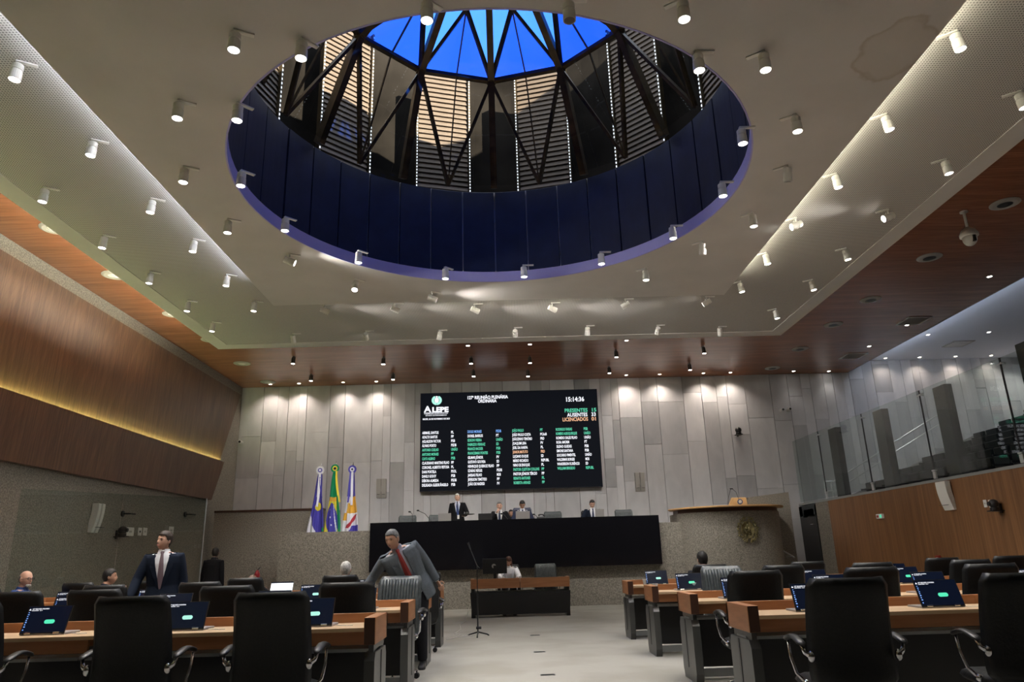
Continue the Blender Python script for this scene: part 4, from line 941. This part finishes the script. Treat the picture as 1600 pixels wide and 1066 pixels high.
p = at(1468, 873, x=XR); t = thing('alarm_box', 'small red alarm box low on the veneered wall', 'alarm', (XR - .001, p.y, p.z), -PI / 2); B().box(-.08, -.05, -.07, .08, 0, .07).obj('housing', mat('alarm_red', (.32, .03, .02), .5), t, bevel=.01); B().box(-.03, -.056, -.03, .03, -.05, .03).obj('glass_panel', plastic_grey, t)
t = thing('fire_point', 'small red fire extinguisher in the dark corner left of the podium', 'fire extinguisher', (at(401, 908, y=22.3).x, 22.3, 0.0))
B().lathe([(.075, 0), (.08, .03), (.08, 1.02), (.03, 1.12)], 16).obj('cylinder', mat('extinguisher_red', (.28, .02, .03), .35), t); B().cyl((0, 0, 1.12), (.08, 0, 1.2), .012).obj('lever', plastic_black, t)
def ptz(p, rz, label, s=1.0):
    t = thing('black_camera', label, 'camera', tuple(p), rz); t.scale = (s,) * 3
    B().box(-.06, -.16, -.10, .06, 0, -.085).box(-.02, -.02, -.12, .02, 0, .0).obj('shelf_bracket', plastic_black, t); B().lathe([(.055, -.085), (.055, -.05), (.03, -.04)], 16, (0, -.09, 0)).obj('camera_base', plastic_black, t)
    B().ball((0, -.09, .0), (.065, .06, .06), 16, 10).obj('camera_head', plastic_black, t, smooth=True); B().cyl((0, -.14, 0), (0, -.165, 0), .028).obj('lens_barrel', plastic_black, t)
p = at(182, 829, x=XL); ptz((XL, p.y, p.z), PI / 2, 'black motorised camera beside the left loudspeaker', 1.6)
p = at(1563, 787, x=XR); ptz((XR, p.y, p.z), -PI / 2, 'black motorised camera on the right veneered wall', 1.5)
p = at(1152, 673, y=24.45); ptz((p.x, YB - .01, p.z), 0, 'black camera high on the stone wall above the lectern', 1.7)
for px, py, lb in ((191, 803, 'small black wall spotlight above the left camera'), (289, 804, 'small black wall spotlight above the man in navy')):
    p = at(px, py, x=XL); t = thing('wall_spot', lb, 'spotlight', (XL, p.y, p.z), PI / 2, 'small black wall spots'); B().cyl((0, 0, 0), (0, -.03, 0), .07).obj('wall_rose', plastic_black, t); B().tube([(0, -.03, 0), (.06, -.16, 0), (.22, -.2, 0)], .016).obj('arm', plastic_black, t)
for px, py, yy, lb in ((1220, 642, YB, 'left one of two small bullet cameras high on the stone wall'), (1231, 641, YB, 'right one of two small bullet cameras high on the stone wall'), (378, 692, YB, 'small round camera at the left edge of the stone wall')):
    p = at(px, py, y=yy); t = thing('bullet_camera', lb, 'camera', (p.x, YB - .012, p.z)); B().cyl((0, 0, 0), (0, -.02, 0), .06).obj('wall_rose', plastic_white, t); B().cyl((0, -.02, 0), (0, -.22, .0), .055).obj('camera_body', plastic_white, t); B().cyl((0, -.22, 0), (0, -.226, 0), .042).obj('lens', plastic_black, t)

# ================================================================ GLASS PARTITION (LEFT) AND GALLERY (RIGHT)
gp = thing('glass_partition', 'frameless clear glass partition in front of the left granite wall', 'partition', (-8.65, 13.08, 0))
d = Vector((2.12, 2.96, 0)); ang = math.atan2(d.y, d.x); Lp = d.length
for i, (a_, b_, h_) in enumerate(((0, Lp / 2 - .01, 2.70), (Lp / 2 + .01, Lp, 2.70))):
    B().box(a_, -.006, .02, b_, .006, h_).obj('glass_pane', green_glass, gp, rot=(0, 0, ang))
B().box(0, -.02, 0, Lp, .02, .03).obj('floor_channel', steel, gp, rot=(0, 0, ang))
B().box(Lp - .02, -.01, 0, Lp, .01, 2.7).obj('edge_strip', bar_grey, gp, rot=(0, 0, ang))
# the gallery
gs = thing('gallery_balustrade', 'tall frameless glass screen with steel fittings along the gallery edge', 'glass screen', (XR + .02, 0, 2.735))
GY = [24.4, 22.3, 19.42, 16.52, 13.62, 10.7]
for i in range(5): B().box(-.006, GY[i + 1] + .015, .03, .006, GY[i] - .015, 2.06).obj('glass_pane', green_glass, gs)
for i in range(1, 5):
    B().box(-.02, GY[i] - .05, 0, .02, GY[i] + .05, .16).box(-.03, GY[i] - .06, .17, .03, GY[i] + .06, .2).obj('glass_clamp', steel, gs); B().cyl((-.05, GY[i] - .07, 1.94), (.05, GY[i] - .07, 1.94), .022).box(-.03, GY[i] - .1, 1.93, -.015, GY[i] + .1, 1.95).obj('glass_fitting', steel, gs); B().box(-.012, GY[i] - .015, .0, .012, GY[i] + .015, 2.06).obj('glass_joint', plastic_black, gs)
for i, (ya, yb, lb) in enumerate(((21.56, 22.08, 'farthest dark pier behind the gallery glass'), (18.73, 19.23, 'second dark pier from the far end behind the gallery glass'), (15.88, 16.35, 'third dark pier behind the gallery glass'), (12.85, 13.43, 'nearest tall dark pier behind the gallery glass at the picture edge'))):
    tag(B().box(XR + .24, ya, 2.3, XR + .42, yb, 4.80 if i < 3 else 5.0).obj('gallery_pier', rail_post, bevel=.01), lb, 'pier', 'dark piers behind the gallery glass')
tiers = []
tier_mat = mat('gallery_carpet', (.018, .02, .024), .8)
for k in range(8):
    x0 = 10.3 + k * .86; z1 = 2.30 + k * .345
    tiers.append((x0, z1))
st = struct(B().box(XR + .2, Y0, 1.9, 10.3, 22.9, 2.3).obj('floor_gallery', tier_mat))
for k, (x0, z1) in enumerate(tiers):
    B().box(x0, Y0, 1.9 if k == 0 else z1 - .36, x0 + .86 if k < 7 else XG, [22.6, 22.6, 22.4, 22.4, 22.4, 22.4, 22.4, 22.4][k], z1).obj('tier', tier_mat, st)
B().loft([[(XR + .2, 22.9, 1.9), (XR + .2, YB, 1.9), (16.5, YB, 1.9), (16.5, 22.9, 1.9)], [(XR + .2, 22.9, 2.3), (XR + .2, YB, 2.3), (16.5, YB, 5.0), (16.5, 22.9, 5.0)]]).obj('stair_ramp', grey_lam, st)
# one gallery seat, then copies
seat_b = B().loft([[(x_, y_, z_) for x_, y_ in ((-.0, -.25), (.08, -.25), (.08, .25), (0, .25))] for z_ in (.42, .60, .84)]).mesh('seat_back', leather, bevel=.02)
seat_c = B().box(-.42, -.25, .38, -.02, .25, .47).mesh('seat_cushion', leather, bevel=.02)
seat_a = B().box(-.40, -.29, .58, .02, -.255, .63).box(-.03, -.285, .0, .03, -.26, .6).mesh('seat_arm', plastic_black)
fk = 0
for k, (x0, z1) in enumerate(tiers[:7]):
    yend = 22.1 - (0 if k < 2 else .25)
    nst = 14
    for j in range(nst):
        y = yend - .3 - j * .60
        o = thing('gallery_chair', 'dark folding gallery chair, row %s up from the glass, %s from the back wall' % (ORD[k], ORD[j]), 'chair', (x0 + .62, y, z1), 0, 'dark folding seats in the gallery')
        link('seat_back', seat_b, o); link('seat_cushion', seat_c, o); link('seat_arm', seat_a, o)
for (q, lb) in (([(10.35, 23.1, 3.25), (12.35, 23.1, 4.35)], 'lower steel double handrail climbing the gallery stairs'), ([(12.6, 23.1, 4.5), (14.1, 23.1, 5.3), (14.6, 23.1, 5.45)], 'upper steel double handrail climbing the gallery stairs')):
    t = thing('gallery_handrail', lb, 'handrail', q[0], 0, 'handrails on the gallery stairs'); q = [Vector(p) - Vector(q[0]) for p in q]
    B().tube(q, .024).obj('top_rail', steel, t); B().tube([p - Vector((0, 0, .3)) for p in q], .02).obj('lower_rail', steel, t)
    for p in (q[0], q[-1]): B().cyl(p - Vector((0, 0, .95)), p, .02).obj('post', steel, t)
t = thing('gallery_rail_end', 'short steel guard rail at the gallery corner by the back wall', 'handrail', (10.1, 23.0, 2.3)); B().tube([(0, 0, 0), (0, 0, .95), (0, .0, 1.0), (.25, 0, 1.0), (.3, 0, .95), (.3, 0, 0)], .024).tube([(0, 0, .7), (.3, 0, .7)], .018).obj('rail', steel, t)

# ================================================================ PEOPLE
skins = {'light': mat('skin_light', (.62, .37, .27), .5), 'tan': mat('skin_tan', (.48, .27, .18), .5), 'brown': mat('skin_brown', (.12, .065, .045), .45)}
hr_ = lambda n_, c_, k_=.55: noisy(n_, tuple(v * k_ for v in c_), tuple(v * 1.25 for v in c_), scale=(1, 1, .35), s=95, detail=3, rough=.6, bump=.6)
hairs = {'black': hr_('hair_black', (.010, .008, .007)), 'brown': hr_('hair_brown', (.030, .017, .010)), 'grey': hr_('hair_grey', (.16, .16, .16)), 'white': hr_('hair_white', (.55, .54, .50)), 'auburn': hr_('hair_auburn', (.09, .035, .018))}
cl = lambda n_, c_, s=120: noisy(n_, tuple(v * .8 for v in c_), tuple(v * 1.05 for v in c_), s=s, rough=.9, spec=.15)
eye_m = mat('eye_dark', (.01, .008, .008), .2); lip_m = mat('lips', (.28, .09, .08), .5)
def realise(bd, voxel, name, mats, cut=None, solid=0, smooth_it=4):
    me = bd.mesh(name, mats); o = link(name, me)
    r = o.modifiers.new('r', 'REMESH'); r.mode = 'VOXEL'; r.voxel_size = voxel
    s_ = o.modifiers.new('s', 'SMOOTH'); s_.iterations = smooth_it; s_.factor = .5
    m2 = bpy.data.meshes.new_from_object(o.evaluated_get(bpy.context.evaluated_depsgraph_get())); bpy.data.objects.remove(o)
    if cut:
        bm = bmesh.new(); bm.from_mesh(m2); bmesh.ops.delete(bm, geom=[f for f in bm.faces if cut(f.calc_center_median())], context='FACES'); bm.to_mesh(m2); bm.free()
    if cut:      # even out the cut edge
        bm = bmesh.new(); bm.from_mesh(m2)
        for _ in range(10):
            bv = [(v, [e.other_vert(v) for e in v.link_edges if e.is_boundary]) for v in bm.verts if v.is_boundary]
            new = [(v, v.co.lerp(sum((o_.co for o_ in nb), Vector()) / len(nb), .5)) for v, nb in bv if nb]
            for v, c_ in new: v.co = c_
        bm.to_mesh(m2); bm.free()
    m2.name = name; m2.polygons.foreach_set('use_smooth', [True] * len(m2.polygons))
    return m2
def head_pt(d, grow=1.0, hair=False):
    x, y, z = d     # y forward
    w = .074; dp = .092; h = .118
    r0 = max(1e-6, math.hypot(x, y)); f_ = max(0.0, 1 - abs(z) ** (2.7 if z > 0 else 2.3)) ** .46 / r0
    f_ = min(f_, 1.6)
    X, Y, Z = w * x * f_, dp * y * f_, h * z
    if z < 0: X *= 1 - .30 * (-z) ** 1.3; Y *= 1 - .10 * (-z)
    if z < -.2 and y > 0: Y += .012 * min(1, (-z - .2) * 2) * y
    if z < -.1 and y < 0: Y *= 1 - .28 * min(1, (-z - .1) * 1.3)
    if not hair and y > 0:
        Y += .026 * math.exp(-(x / .15) ** 2 - ((z + .22) / .15) ** 2) + .010 * math.exp(-(x / .10) ** 2 - ((z + .05) / .15) ** 2)
        Y -= .010 * math.exp(-((abs(x) - .40) / .17) ** 2 - ((z - .02) / .12) ** 2)
        Y += .005 * math.exp(-((z - .22) / .10) ** 2) + .007 * math.exp(-(x / .28) ** 2 - ((z + .52) / .08) ** 2) + .006 * math.exp(-(x / .25) ** 2 - ((z + .9) / .14) ** 2)
        X += (.006 if x > 0 else -.006) * math.exp(-((abs(x) - .75) / .25) ** 2 - ((z + .15) / .25) ** 2)
    return Vector((X * grow, Y * grow, Z * grow))
def sphere_dirs(n=36, m=26):
    return [[(math.sin(PI * (j + .3) / (m + .6)) * math.cos(2 * PI * k / n), math.sin(PI * (j + .3) / (m + .6)) * math.sin(2 * PI * k / n), -math.cos(PI * (j + .3) / (m + .6))) for k in range(n)] for j in range(m + 1)]
def ik(a, c, l1, l2, pole):
    v = c - a; dl = min(v.length, (l1 + l2) * .995); u = v.normalized(); c = a + u * dl
    x = (l1 * l1 - l2 * l2 + dl * dl) / (2 * dl); h = math.sqrt(max(0, l1 * l1 - x * x)); pl_ = (pole - u * pole.dot(u)).normalized()
    return a + u * x + pl_ * h, c
def person(loc, rot, label, pose='stand', H=1.75, lean=(0, 0, 0), head=(0, 0, 0), hands=(None, None), skin='light', hair=('short', 'black'),
           jacket=None, shirt=None, tie=None, trousers=None, glasses=False, opening='v', beard=None, seat=.41, poles=(None, None), neck_fwd=0, bulk=1.0):
    """local frame: the person looks along -Y, own right hand at -X; lean = forward, to own left, twist (degrees)"""
    k = H / 1.75; t = thing('person', label, 'person', tuple(loc), rot, None)
    R_ = Matrix.Rotation(math.radians(lean[2]), 4, 'Z') @ Matrix.Rotation(math.radians(lean[1]), 4, 'Y') @ Matrix.Rotation(math.radians(lean[0]), 4, 'X')
    U = (R_ @ Vector((0, 0, 1))); Rt = R_ @ Vector((1, 0, 0)); F = R_ @ Vector((0, -1, 0))
    hz = (.93 * k if pose == 'stand' else seat + .11); Pv = Vector((0, 0, hz))
    def tp(s_, r=0, f=0): return Pv + U * (s_ * k) + Rt * (r * k) + F * (f * k)
    prof = [(-.07, .155, .105), (.0, .165, .115), (.13, .150, .105), (.28, .162, .112), (.40, .184, .112), (.48, .184, .092), (.525, .125, .072), (.548, .060, .058)]
    prof = [(a_, b_ * bulk, c_ * bulk) for a_, b_, c_ in prof]
    def torso(bd, g, s0=None, s1=.6, flare=0):
        rings = []
        for s_, w, d_ in prof:
            if s_ > s1: break
            s2 = s_ if s_ > -.07 or s0 is None else s0
            fl = flare if s_ <= 0 else 0
            rings.append([tp(s2, (w + g + fl) * math.cos(a), (d_ + g + fl) * math.sin(a) + (.01 if s_ > .2 else 0)) for a in [2 * PI * q / 20 for q in range(20)]])
        bd.loft(rings)
    nk = tp(.56, 0, .0); hc = tp(.682, 0, .03 + neck_fwd)
    Hd = Matrix.Rotation(math.radians(head[0]), 4, 'Z') @ Matrix.Rotation(math.radians(head[2]), 4, 'Y') @ Matrix.Rotation(math.radians(head[1]), 4, 'X') @ Matrix.Rotation(PI, 4, 'Z')
    hp = lambda v: hc + (Hd @ (Vector(v) * k))
    sh = [tp(.475, -.178 * bulk), tp(.475, .178 * bulk)]
    # legs
    hips = [tp(-.02, -.09), tp(-.02, .09)]
    if pose == 'stand': kn = [Vector((-.10, -.03, .50 * k)), Vector((.10, -.03, .50 * k))]; an = [Vector((-.11, .02, .09)), Vector((.11, .02, .09))]
    else: kn = [Vector((-.12, -.42, seat + .06)), Vector((.12, -.42, seat + .06))]; an = [Vector((-.12, -.40, .09 )), Vector((.12, -.40, .09))]
    arms = []
    for i in (0, 1):
        sg = -1 if i == 0 else 1
        tg = Vector(hands[i]) if hands[i] is not None else (tp(-.10, sg * .24, .06) if pose == 'stand' else Vector((sg * .14, -.34, seat + .18)))
        po = Vector(poles[i]) if poles[i] is not None else Vector((sg * .6, .8, -.5))
        el, wr_ = ik(sh[i], tg, .285 * k, .26 * k, po); arms.append((sh[i], el, wr_))
    bd = B(); torso(bd, -.005)
    bd.tube([tp(.50, 0, 0), nk, hc - (Hd @ Vector((0, .01, .07)))], [.062 * k, .055 * k, .052 * k], 14)
    rows = sphere_dirs(); bd.loft([[hp(head_pt(d_)) for d_ in r] for r in rows])
    for s_ in (-1, 1): bd.ball(hp((s_ * .076, -.005, -.005)), (.012 * k, .02 * k, .032 * k), 10, 6, Hd)
    for i in (0, 1):
        a_, e_, w_ = arms[i]; sg = -1 if i == 0 else 1
        bd.tube([a_ - U * .0, a_.lerp(e_, .5), e_, e_.lerp(w_, .4), w_], [.05 * k, .043 * k, .036 * k, .034 * k, .024 * k], 12)
        dv = (w_ - e_).normalized(); side = dv.cross(Vector((0, -1, .3))).normalized()
        if abs(dv.y) > .8: side = Vector((1, 0, 0))
        nrm = side.cross(dv).normalized(); pc = w_ + dv * .05 * k
        bd.tube([w_ - dv * .005, w_ + dv * .03 * k, w_ + dv * .085 * k], [.024 * k, .036 * k, .038 * k], 10, (.5, 1) if abs(nrm.z) > 0 else (1, .5))
        for q in range(4):
            L_ = (.062, .075, .070, .055)[q] * k; of = side * ((q - 1.5) * .020 * k); b0 = w_ + dv * .08 * k + of; c0 = nrm * (-.25)
            bd.tube([b0, b0 + dv * L_ * .5 + c0 * L_ * .15, b0 + dv * L_ * .85 + c0 * L_ * .6, b0 + dv * L_ * .95 + c0 * L_ * 1.2], [.0095 * k, .009 * k, .0085 * k, .007 * k], 7)
        th = side * (-.032 * k * (1 if sg > 0 else -1)); b0 = w_ + dv * .03 * k + th
        bd.tube([b0, b0 + dv * .03 * k + th * .7, b0 + dv * .06 * k + th * .8], [.012 * k, .0105 * k, .009 * k], 8)
        bd.tube([hips[i], hips[i].lerp(kn[i], .5), kn[i], kn[i].lerp(an[i], .45), an[i]], [.085 * k, .072 * k, .052 * k, .05 * k, .036 * k], 12)
        bd.tube([an[i] + Vector((0, .05, -.05)), an[i] + Vector((0, -.06, -.05)), an[i] + Vector((0, -.15, -.062))], [.03, .036, .022], 10)
    link('body', realise(bd, .0075, 'body', skins[skin], smooth_it=2), t)
    # clothing
    tr = B()
    for i in (0, 1):
        tr.tube([hips[i] + U * .02, hips[i].lerp(kn[i], .5), kn[i], kn[i].lerp(an[i], .5), an[i] + Vector((0, 0, .0))], [.105 * k, .088 * k, .072 * k, .066 * k, .058 * k], 14)
    rings = [[tp(s_, (w + .012) * math.cos(a), (d_ + .012) * math.sin(a)) for a in [2 * PI * q / 18 for q in range(18)]] for s_, w, d_ in ((-.09, .14, .10), (-.0, .165, .115), (.10, .152, .108))]
    tr.loft(rings); link('trousers', realise(tr, .013, 'trousers', trousers or jacket), t)
    for i in (0, 1):
        a0 = an[i]; B().loft([[(a0.x + w_ * math.cos(a), yy + a0.y, z_ * (.5 + .5 * math.sin(a)) if math.sin(a) > 0 else .002) for a in [2 * PI * q / 12 for q in range(12)]] for yy, w_, z_ in ((.085, .025, .06), (.06, .04, .09), (0, .042, .10), (-.07, .046, .075), (-.14, .045, .055), (-.18, .025, .035))]).obj('shoe', plastic_black, t, smooth=True)
    sb_ = B(); torso(sb_, .013, s1=.53)
    for i in (0, 1):
        e_, w_ = arms[i][1], arms[i][2]; sb_.tube([arms[i][0], e_, w_ + (w_ - e_).normalized() * .008], [.055 * k, .042 * k, .031 * k], 12)
    sb_.tube([tp(.50, 0, .0), tp(.575, 0, .01)], [.082 * k, .067 * k], 16)
    link('shirt', realise(sb_, .011, 'shirt', shirt), t)
    if jacket and opening != 'none':
        jb = B(); torso(jb, .032, s0=-.17 if pose == 'stand' else -.06, flare=.012, s1=.53)
        for i in (0, 1):
            a_, e_, w_ = arms[i]; sg = -1 if i == 0 else 1
            jb.tube([tp(.45, sg * .12), a_ + Rt * sg * .0 - U * .002, a_.lerp(e_, .5), e_, e_.lerp(w_, .5), w_ - (w_ - e_).normalized() * .012], [.07 * k, .070 * k, .062 * k, .054 * k, .050 * k, .043 * k], 14)
        def cut(c_):
            v = (c_ - Pv) / k; s_ = v.dot(U); r = v.dot(Rt); f = v.dot(F)
            if s_ > .515: return (r * r + f * f) < .0085 or f > .02
            if f < .03: return False
            if opening == 'wide': return abs(r - .01) < .055 + .03 * max(0, .3 - s_) - (.02 if s_ > .44 else 0)
            if s_ > .08: return abs(r) < .008 + .085 * (s_ - .08) / .44
            return s_ < -.04 and abs(r) < (-.04 - s_) * .35
        jm = realise(jb, .010, 'jacket', jacket, cut); jo = link('jacket', jm, t); so = jo.modifiers.new('cloth', 'SOLIDIFY'); so.thickness = .007; so.offset = 1
        if opening == 'v' or opening == 'wide':
            for sg in (-1, 1):   # lapels
                w0 = .02 if opening == 'v' else .07
                q = [(.535, .066, .045, .03), (.47, .085, .100, .05), (.36, .068, .128, .062), (.23, .035 if opening == 'v' else .07, .135, .045), (.10, .012 if opening == 'v' else .07, .135, .012)]
                rr = []
                for s_, r0, f_, wd in q: rr.append([tp(s_, sg * r0, f_ * bulk + .022), tp(s_, sg * (r0 + wd), f_ * bulk + .013), tp(s_, sg * (r0 + wd), f_ * bulk + .004), tp(s_, sg * r0, f_ * bulk + .010)])
                B().loft(rr).obj('lapel', jacket, t)
    # collar
    if shirt and opening != 'none':
        for sg in (-1, 1):
            B().loft([[tp(.580, sg * .055, .045), tp(.580, sg * .015, .070), tp(.535, sg * .012, .088), tp(.525, sg * .06, .080)], [tp(.575, sg * .060, .055), tp(.575, sg * .018, .080), tp(.530, sg * .015, .098), tp(.520, sg * .066, .090)]]).obj('collar', shirt, t)
    if tie:
        q = [(.555, .018, .088), (.54, .024, .104), (.52, .016, .110), (.42, .026, .128), (.28, .034, .134), (.12, .038, .128), (.02, .036, .126), (-.01, .004, .124)]
        B().loft([[tp(s_, -w_, f_), tp(s_, 0, f_ + .010), tp(s_, w_, f_), tp(s_, 0, f_ - .006)] for s_, w_, f_ in [(a_, b_, c_ * bulk + .011) for a_, b_, c_ in q]]).obj('tie', tie, t)
    # face details
    for sg in (-1, 1):
        B().ball(hp((sg * .0295, .0755, .006)), (.013 * k, .008 * k, .0055 * k), 10, 6, Hd).obj('eye', eye_m, t)
        if hair: B().ball(hp((sg * .031, .084, .026)), (.020 * k, .006 * k, .0042 * k), 10, 6, Hd).obj('eyebrow', hairs[hair[1]], t)
    B().ball(hp((0, .089, -.060)), (.024 * k, .006 * k, .006 * k), 12, 6, Hd).obj('mouth', lip_m, t)
    if hair:
        st_, hm = hair; rows = sphere_dirs(40, 28); hb = B()
        def keep(d_):
            x, y, z = d_
            if st_ == 'bald': return False
            if st_ == 'long': return z > -.95 and (y < .45 or z > .42)
            line = .42 if y > 0 else .42 - 1.15 * min(1, -y * 1.6 + .0)
            if st_ == 'fringe': return -.45 < z < .45 and y < -.05
            side = .05 if abs(x) > .75 else 0
            return z > (.46 if y > .50 else (.46 - (.50 - y) * 1.05)) - side and z > -.62
        V = {}
        for j, r in enumerate(rows):
            for i_, d_ in enumerate(r):
                g = 1.075 + (.05 if st_ in ('thick', 'long') else .0) * (1 if d_[2] > 0 else .6)
                p_ = head_pt(d_, g, True); p_.z *= .965 if d_[2] > 0 else .93
                p_ *= 1 + .03 * noise.noise(Vector(d_) * 5) + .015 * noise.noise(Vector(d_) * 14)
                V[j, i_] = (p_, keep(d_))
        n_ = len(rows[0]); vs = {}
        for j in range(len(rows) - 1):
            for i_ in range(n_):
                q = [(j, i_), (j, (i_ + 1) % n_), (j + 1, (i_ + 1) % n_), (j + 1, i_)]
                if sum(V[a][1] for a in q) >= 3:
                    for a in q:
                        if a not in vs: vs[a] = hb.bm.verts.new(hp(V[a][0]))
                    hb._f([vs[a] for a in q])
        if vs:
            top_i = len(rows) - 1
            ring = [vs.get((top_i, i_)) for i_ in range(n_)]
            if all(ring): hb._f(ring)
            ho = hb.obj('hair', hairs[hm], t, smooth=True); so = ho.modifiers.new('depth', 'SOLIDIFY'); so.thickness = .014 * k; so.offset = -1
        if st_ == 'long':
            b_ = B()
            for sg in (-1, 1):
                b_.tube([hp((sg * .05, -.02, .05)), hp((sg * .078, -.01, -.06)), hp((sg * .085, .01, -.16)), hp((sg * .075, .04, -.26)), hp((sg * .06, .05, -.32))], [.04, .038, .036, .03, .015], 10, (1, .7))
            b_.tube([hp((0, -.07, .04)), hp((0, -.09, -.08)), hp((0, -.09, -.2)), hp((0, -.08, -.3))], [.06, .075, .07, .03], 12)
            b_.obj('hair_lengths', hairs[hm], t, smooth=True)
    if beard: B().ball(hp((0, .066, -.088)), (.045 * k, .03 * k, .026 * k), 14, 8, Hd).obj('beard', hairs[beard], t, smooth=True)
    if glasses:
        g_ = B()
        for sg in (-1, 1):
            pr = [hp((sg * .033 + .024 * math.cos(a), .100, .004 + .017 * math.sin(a))) for a in [2 * PI * q / 14 for q in range(15)]]; g_.tube(pr, .0032, 6)
            g_.tube([hp((sg * .057, .098, .008)), hp((sg * .078, .06, .008)), hp((sg * .082, -.01, .004))], .003, 6)
        g_.tube([hp((-.009, .101, .006)), hp((.009, .101, .006))], .003, 6); g_.obj('glasses', plastic_black, t)
    return t
navy = cl('navy_suit', (.010, .015, .028)); greysuit = cl('grey_suit', (.13, .15, .17)); blacksuit = cl('black_suit', (.010, .010, .012)); darksuit = cl('dark_suit', (.018, .018, .022)); bluejkt = cl('blue_jacket', (.05, .09, .26)); slate = cl('slate_suit', (.03, .037, .07))
wshirt = mat('white_shirt', (.72, .73, .76), .8); lshirt = mat('lilac_shirt', (.42, .42, .48), .8); wcoat = mat('white_coat', (.92, .93, .98), .8)
t_red = mat('red_tie', (.28, .03, .025), .6); t_mauve = mat('mauve_tie', (.16, .11, .13), .6); t_navy = mat('navy_tie', (.02, .03, .08), .6)
person((-4.42, 9.72, 0), math.radians(12), 'standing young man in a navy suit and mauve tie, smiling to his right', 'stand', 1.76, (2, -2, 0), (-38, -4, 6), ((-.33, -.22, .93), (.27, .02, .80)), 'light', ('thick', 'brown'), navy, wshirt, t_mauve, navy)
person((-1.20, 9.70, 0), 0, 'man in a grey suit and red tie leaning sideways with one hand on the desk', 'stand', 1.80, (16, -25, 6), (-26, 14, -4), ((-.68, .02, .90), (.30, .08, 1.00)), 'tan', ('short', 'grey'), greysuit, lshirt, t_red, darksuit, opening='wide', poles=((-.2, .9, -.2), None), neck_fwd=.03, bulk=1.1)
person((-6.62, 16.9, 0), math.radians(172), 'dim figure in a black suit standing with his back turned by the glass', 'stand', 1.70, (4, 0, 0), (0, -12, 0), (None, None), 'brown', ('short', 'black'), blacksuit, darksuit, None, blacksuit)
person((-7.05, 10.95, 0), math.radians(100), 'seated bald bearded man in a blue jacket with dark glasses at the far left', 'sit', 1.72, (4, 0, 0), (-24, 0, 0), (None, None), 'light', ('fringe', 'grey'), bluejkt, bluejkt, None, darksuit, glasses=True, beard='white', seat=.40)
person((-6.12, 11.38, 0), math.radians(135), 'seated dark-haired man in profile with a hand at his chin', 'sit', 1.72, (8, 0, 0), (-22, -4, 0), ((.08, -.34, .92), None), 'tan', ('thick', 'black'), navy, navy, None, darksuit, seat=.40)
person((-2.47, 11.42, 0), math.radians(180), 'seated white-haired man seen from behind on the left', 'sit', 1.72, (3, 0, 0), (0, 0, 0), (None, None), 'light', ('thick', 'white'), darksuit, wshirt, None, darksuit, seat=.40)
person((-3.90, 11.42, 0), math.radians(186), 'seated bald man in a dark suit bending forward over the far left desk', 'sit', 1.70, (36, 6, 0), (0, 34, 0), ((-.16, -.62, .86), (.16, -.62, .86)), 'brown', ('bald', 'black'), blacksuit, blacksuit, None, blacksuit, seat=.40)
person((2.98, 11.42, 0), math.radians(172), 'seated black-haired man with glasses seen from behind on the right', 'sit', 1.72, (3, 0, 0), (14, 0, 0), (None, None), 'light', ('thick', 'black'), darksuit, wshirt, None, darksuit, glasses=True, seat=.40)
person((.02, 18.15, 0), 0, 'woman in white with long auburn hair reading at the clerks table', 'sit', 1.66, (14, 0, 0), (8, 32, 4), ((-.14, -.55, .82), (.20, -.55, .82)), 'light', ('long', 'auburn'), wcoat, wcoat, None, darksuit, seat=.46)
st_man = person((-1.42, 21.45, ZP), 0, 'standing grey-haired man in a black suit with a badge, behind the rostrum', 'stand', 1.68, (0, 0, 0), (0, 0, 0), ((-.26, 0, .80), (.22, -.24, 1.02)), 'light', ('short', 'white'), blacksuit, wshirt, t_navy, blacksuit)
B().tube([(-.05, -.10, 1.42), (-.02, -.155, 1.2), (.02, -.17, 1.04)], .006, 6).tube([(.05, -.10, 1.42), (.04, -.155, 1.2), (.03, -.17, 1.04)], .006, 6).obj('lanyard', lap_blue if False else mat('lanyard_blue', (.06, .14, .45), .6), st_man)
B().box(.0, -.18, .93, .06, -.172, 1.04).obj('badge', plastic_white, st_man)
o = thing('tray', 'flat black tray held by the standing man behind the rostrum', 'tray', (-1.10, 21.12, ZP + 1.03)); B().lathe([(.14, 0), (.19, .015), (.19, .022), (.14, .008)], 28).obj('tray_dish', plastic_black, o); B().lathe([(.03, .008), (.035, .07), (.03, .068)], 14, (-.02, 0, 0)).obj('tray_glass', cup_mat, o)
person((-.20, 21.58, ZP), 0, 'seated grey-haired man holding a hand to his mouth at the rostrum', 'sit', 1.78, (6, 0, 0), (0, 2, -4), ((-.10, -.30, 1.06), (.2, -.35, .84)), 'light', ('short', 'grey'), blacksuit, wshirt, t_navy, blacksuit, seat=.48)
person((.14, 22.9, ZP), 0, 'small-looking man behind, between the two presiding men', 'sit', 1.66, (4, 0, 0), (0, 6, 0), (None, None), 'tan', ('short', 'black'), darksuit, darksuit, None, darksuit, seat=.38)
person((.47, 21.62, ZP), 0, 'seated man in a slate suit looking down at the rostrum', 'sit', 1.80, (10, 0, 0), (0, 30, 0), ((-.2, -.42, .84), (.2, -.42, .84)), 'tan', ('thick', 'black'), slate, wshirt, t_navy, slate, seat=.50)
person((2.52, 21.62, ZP), 0, 'seated dark-haired man in a navy suit at the right of the rostrum', 'sit', 1.78, (8, 0, 0), (6, 22, 0), ((-.25, -.42, .84), (.2, -.42, .84)), 'light', ('short', 'black'), navy, wshirt, t_navy, navy, seat=.47)
chair(.14, 23.3, PI, 'chair of the man seated behind the presiding men', 'chairs behind the rostrum').location.z = ZP
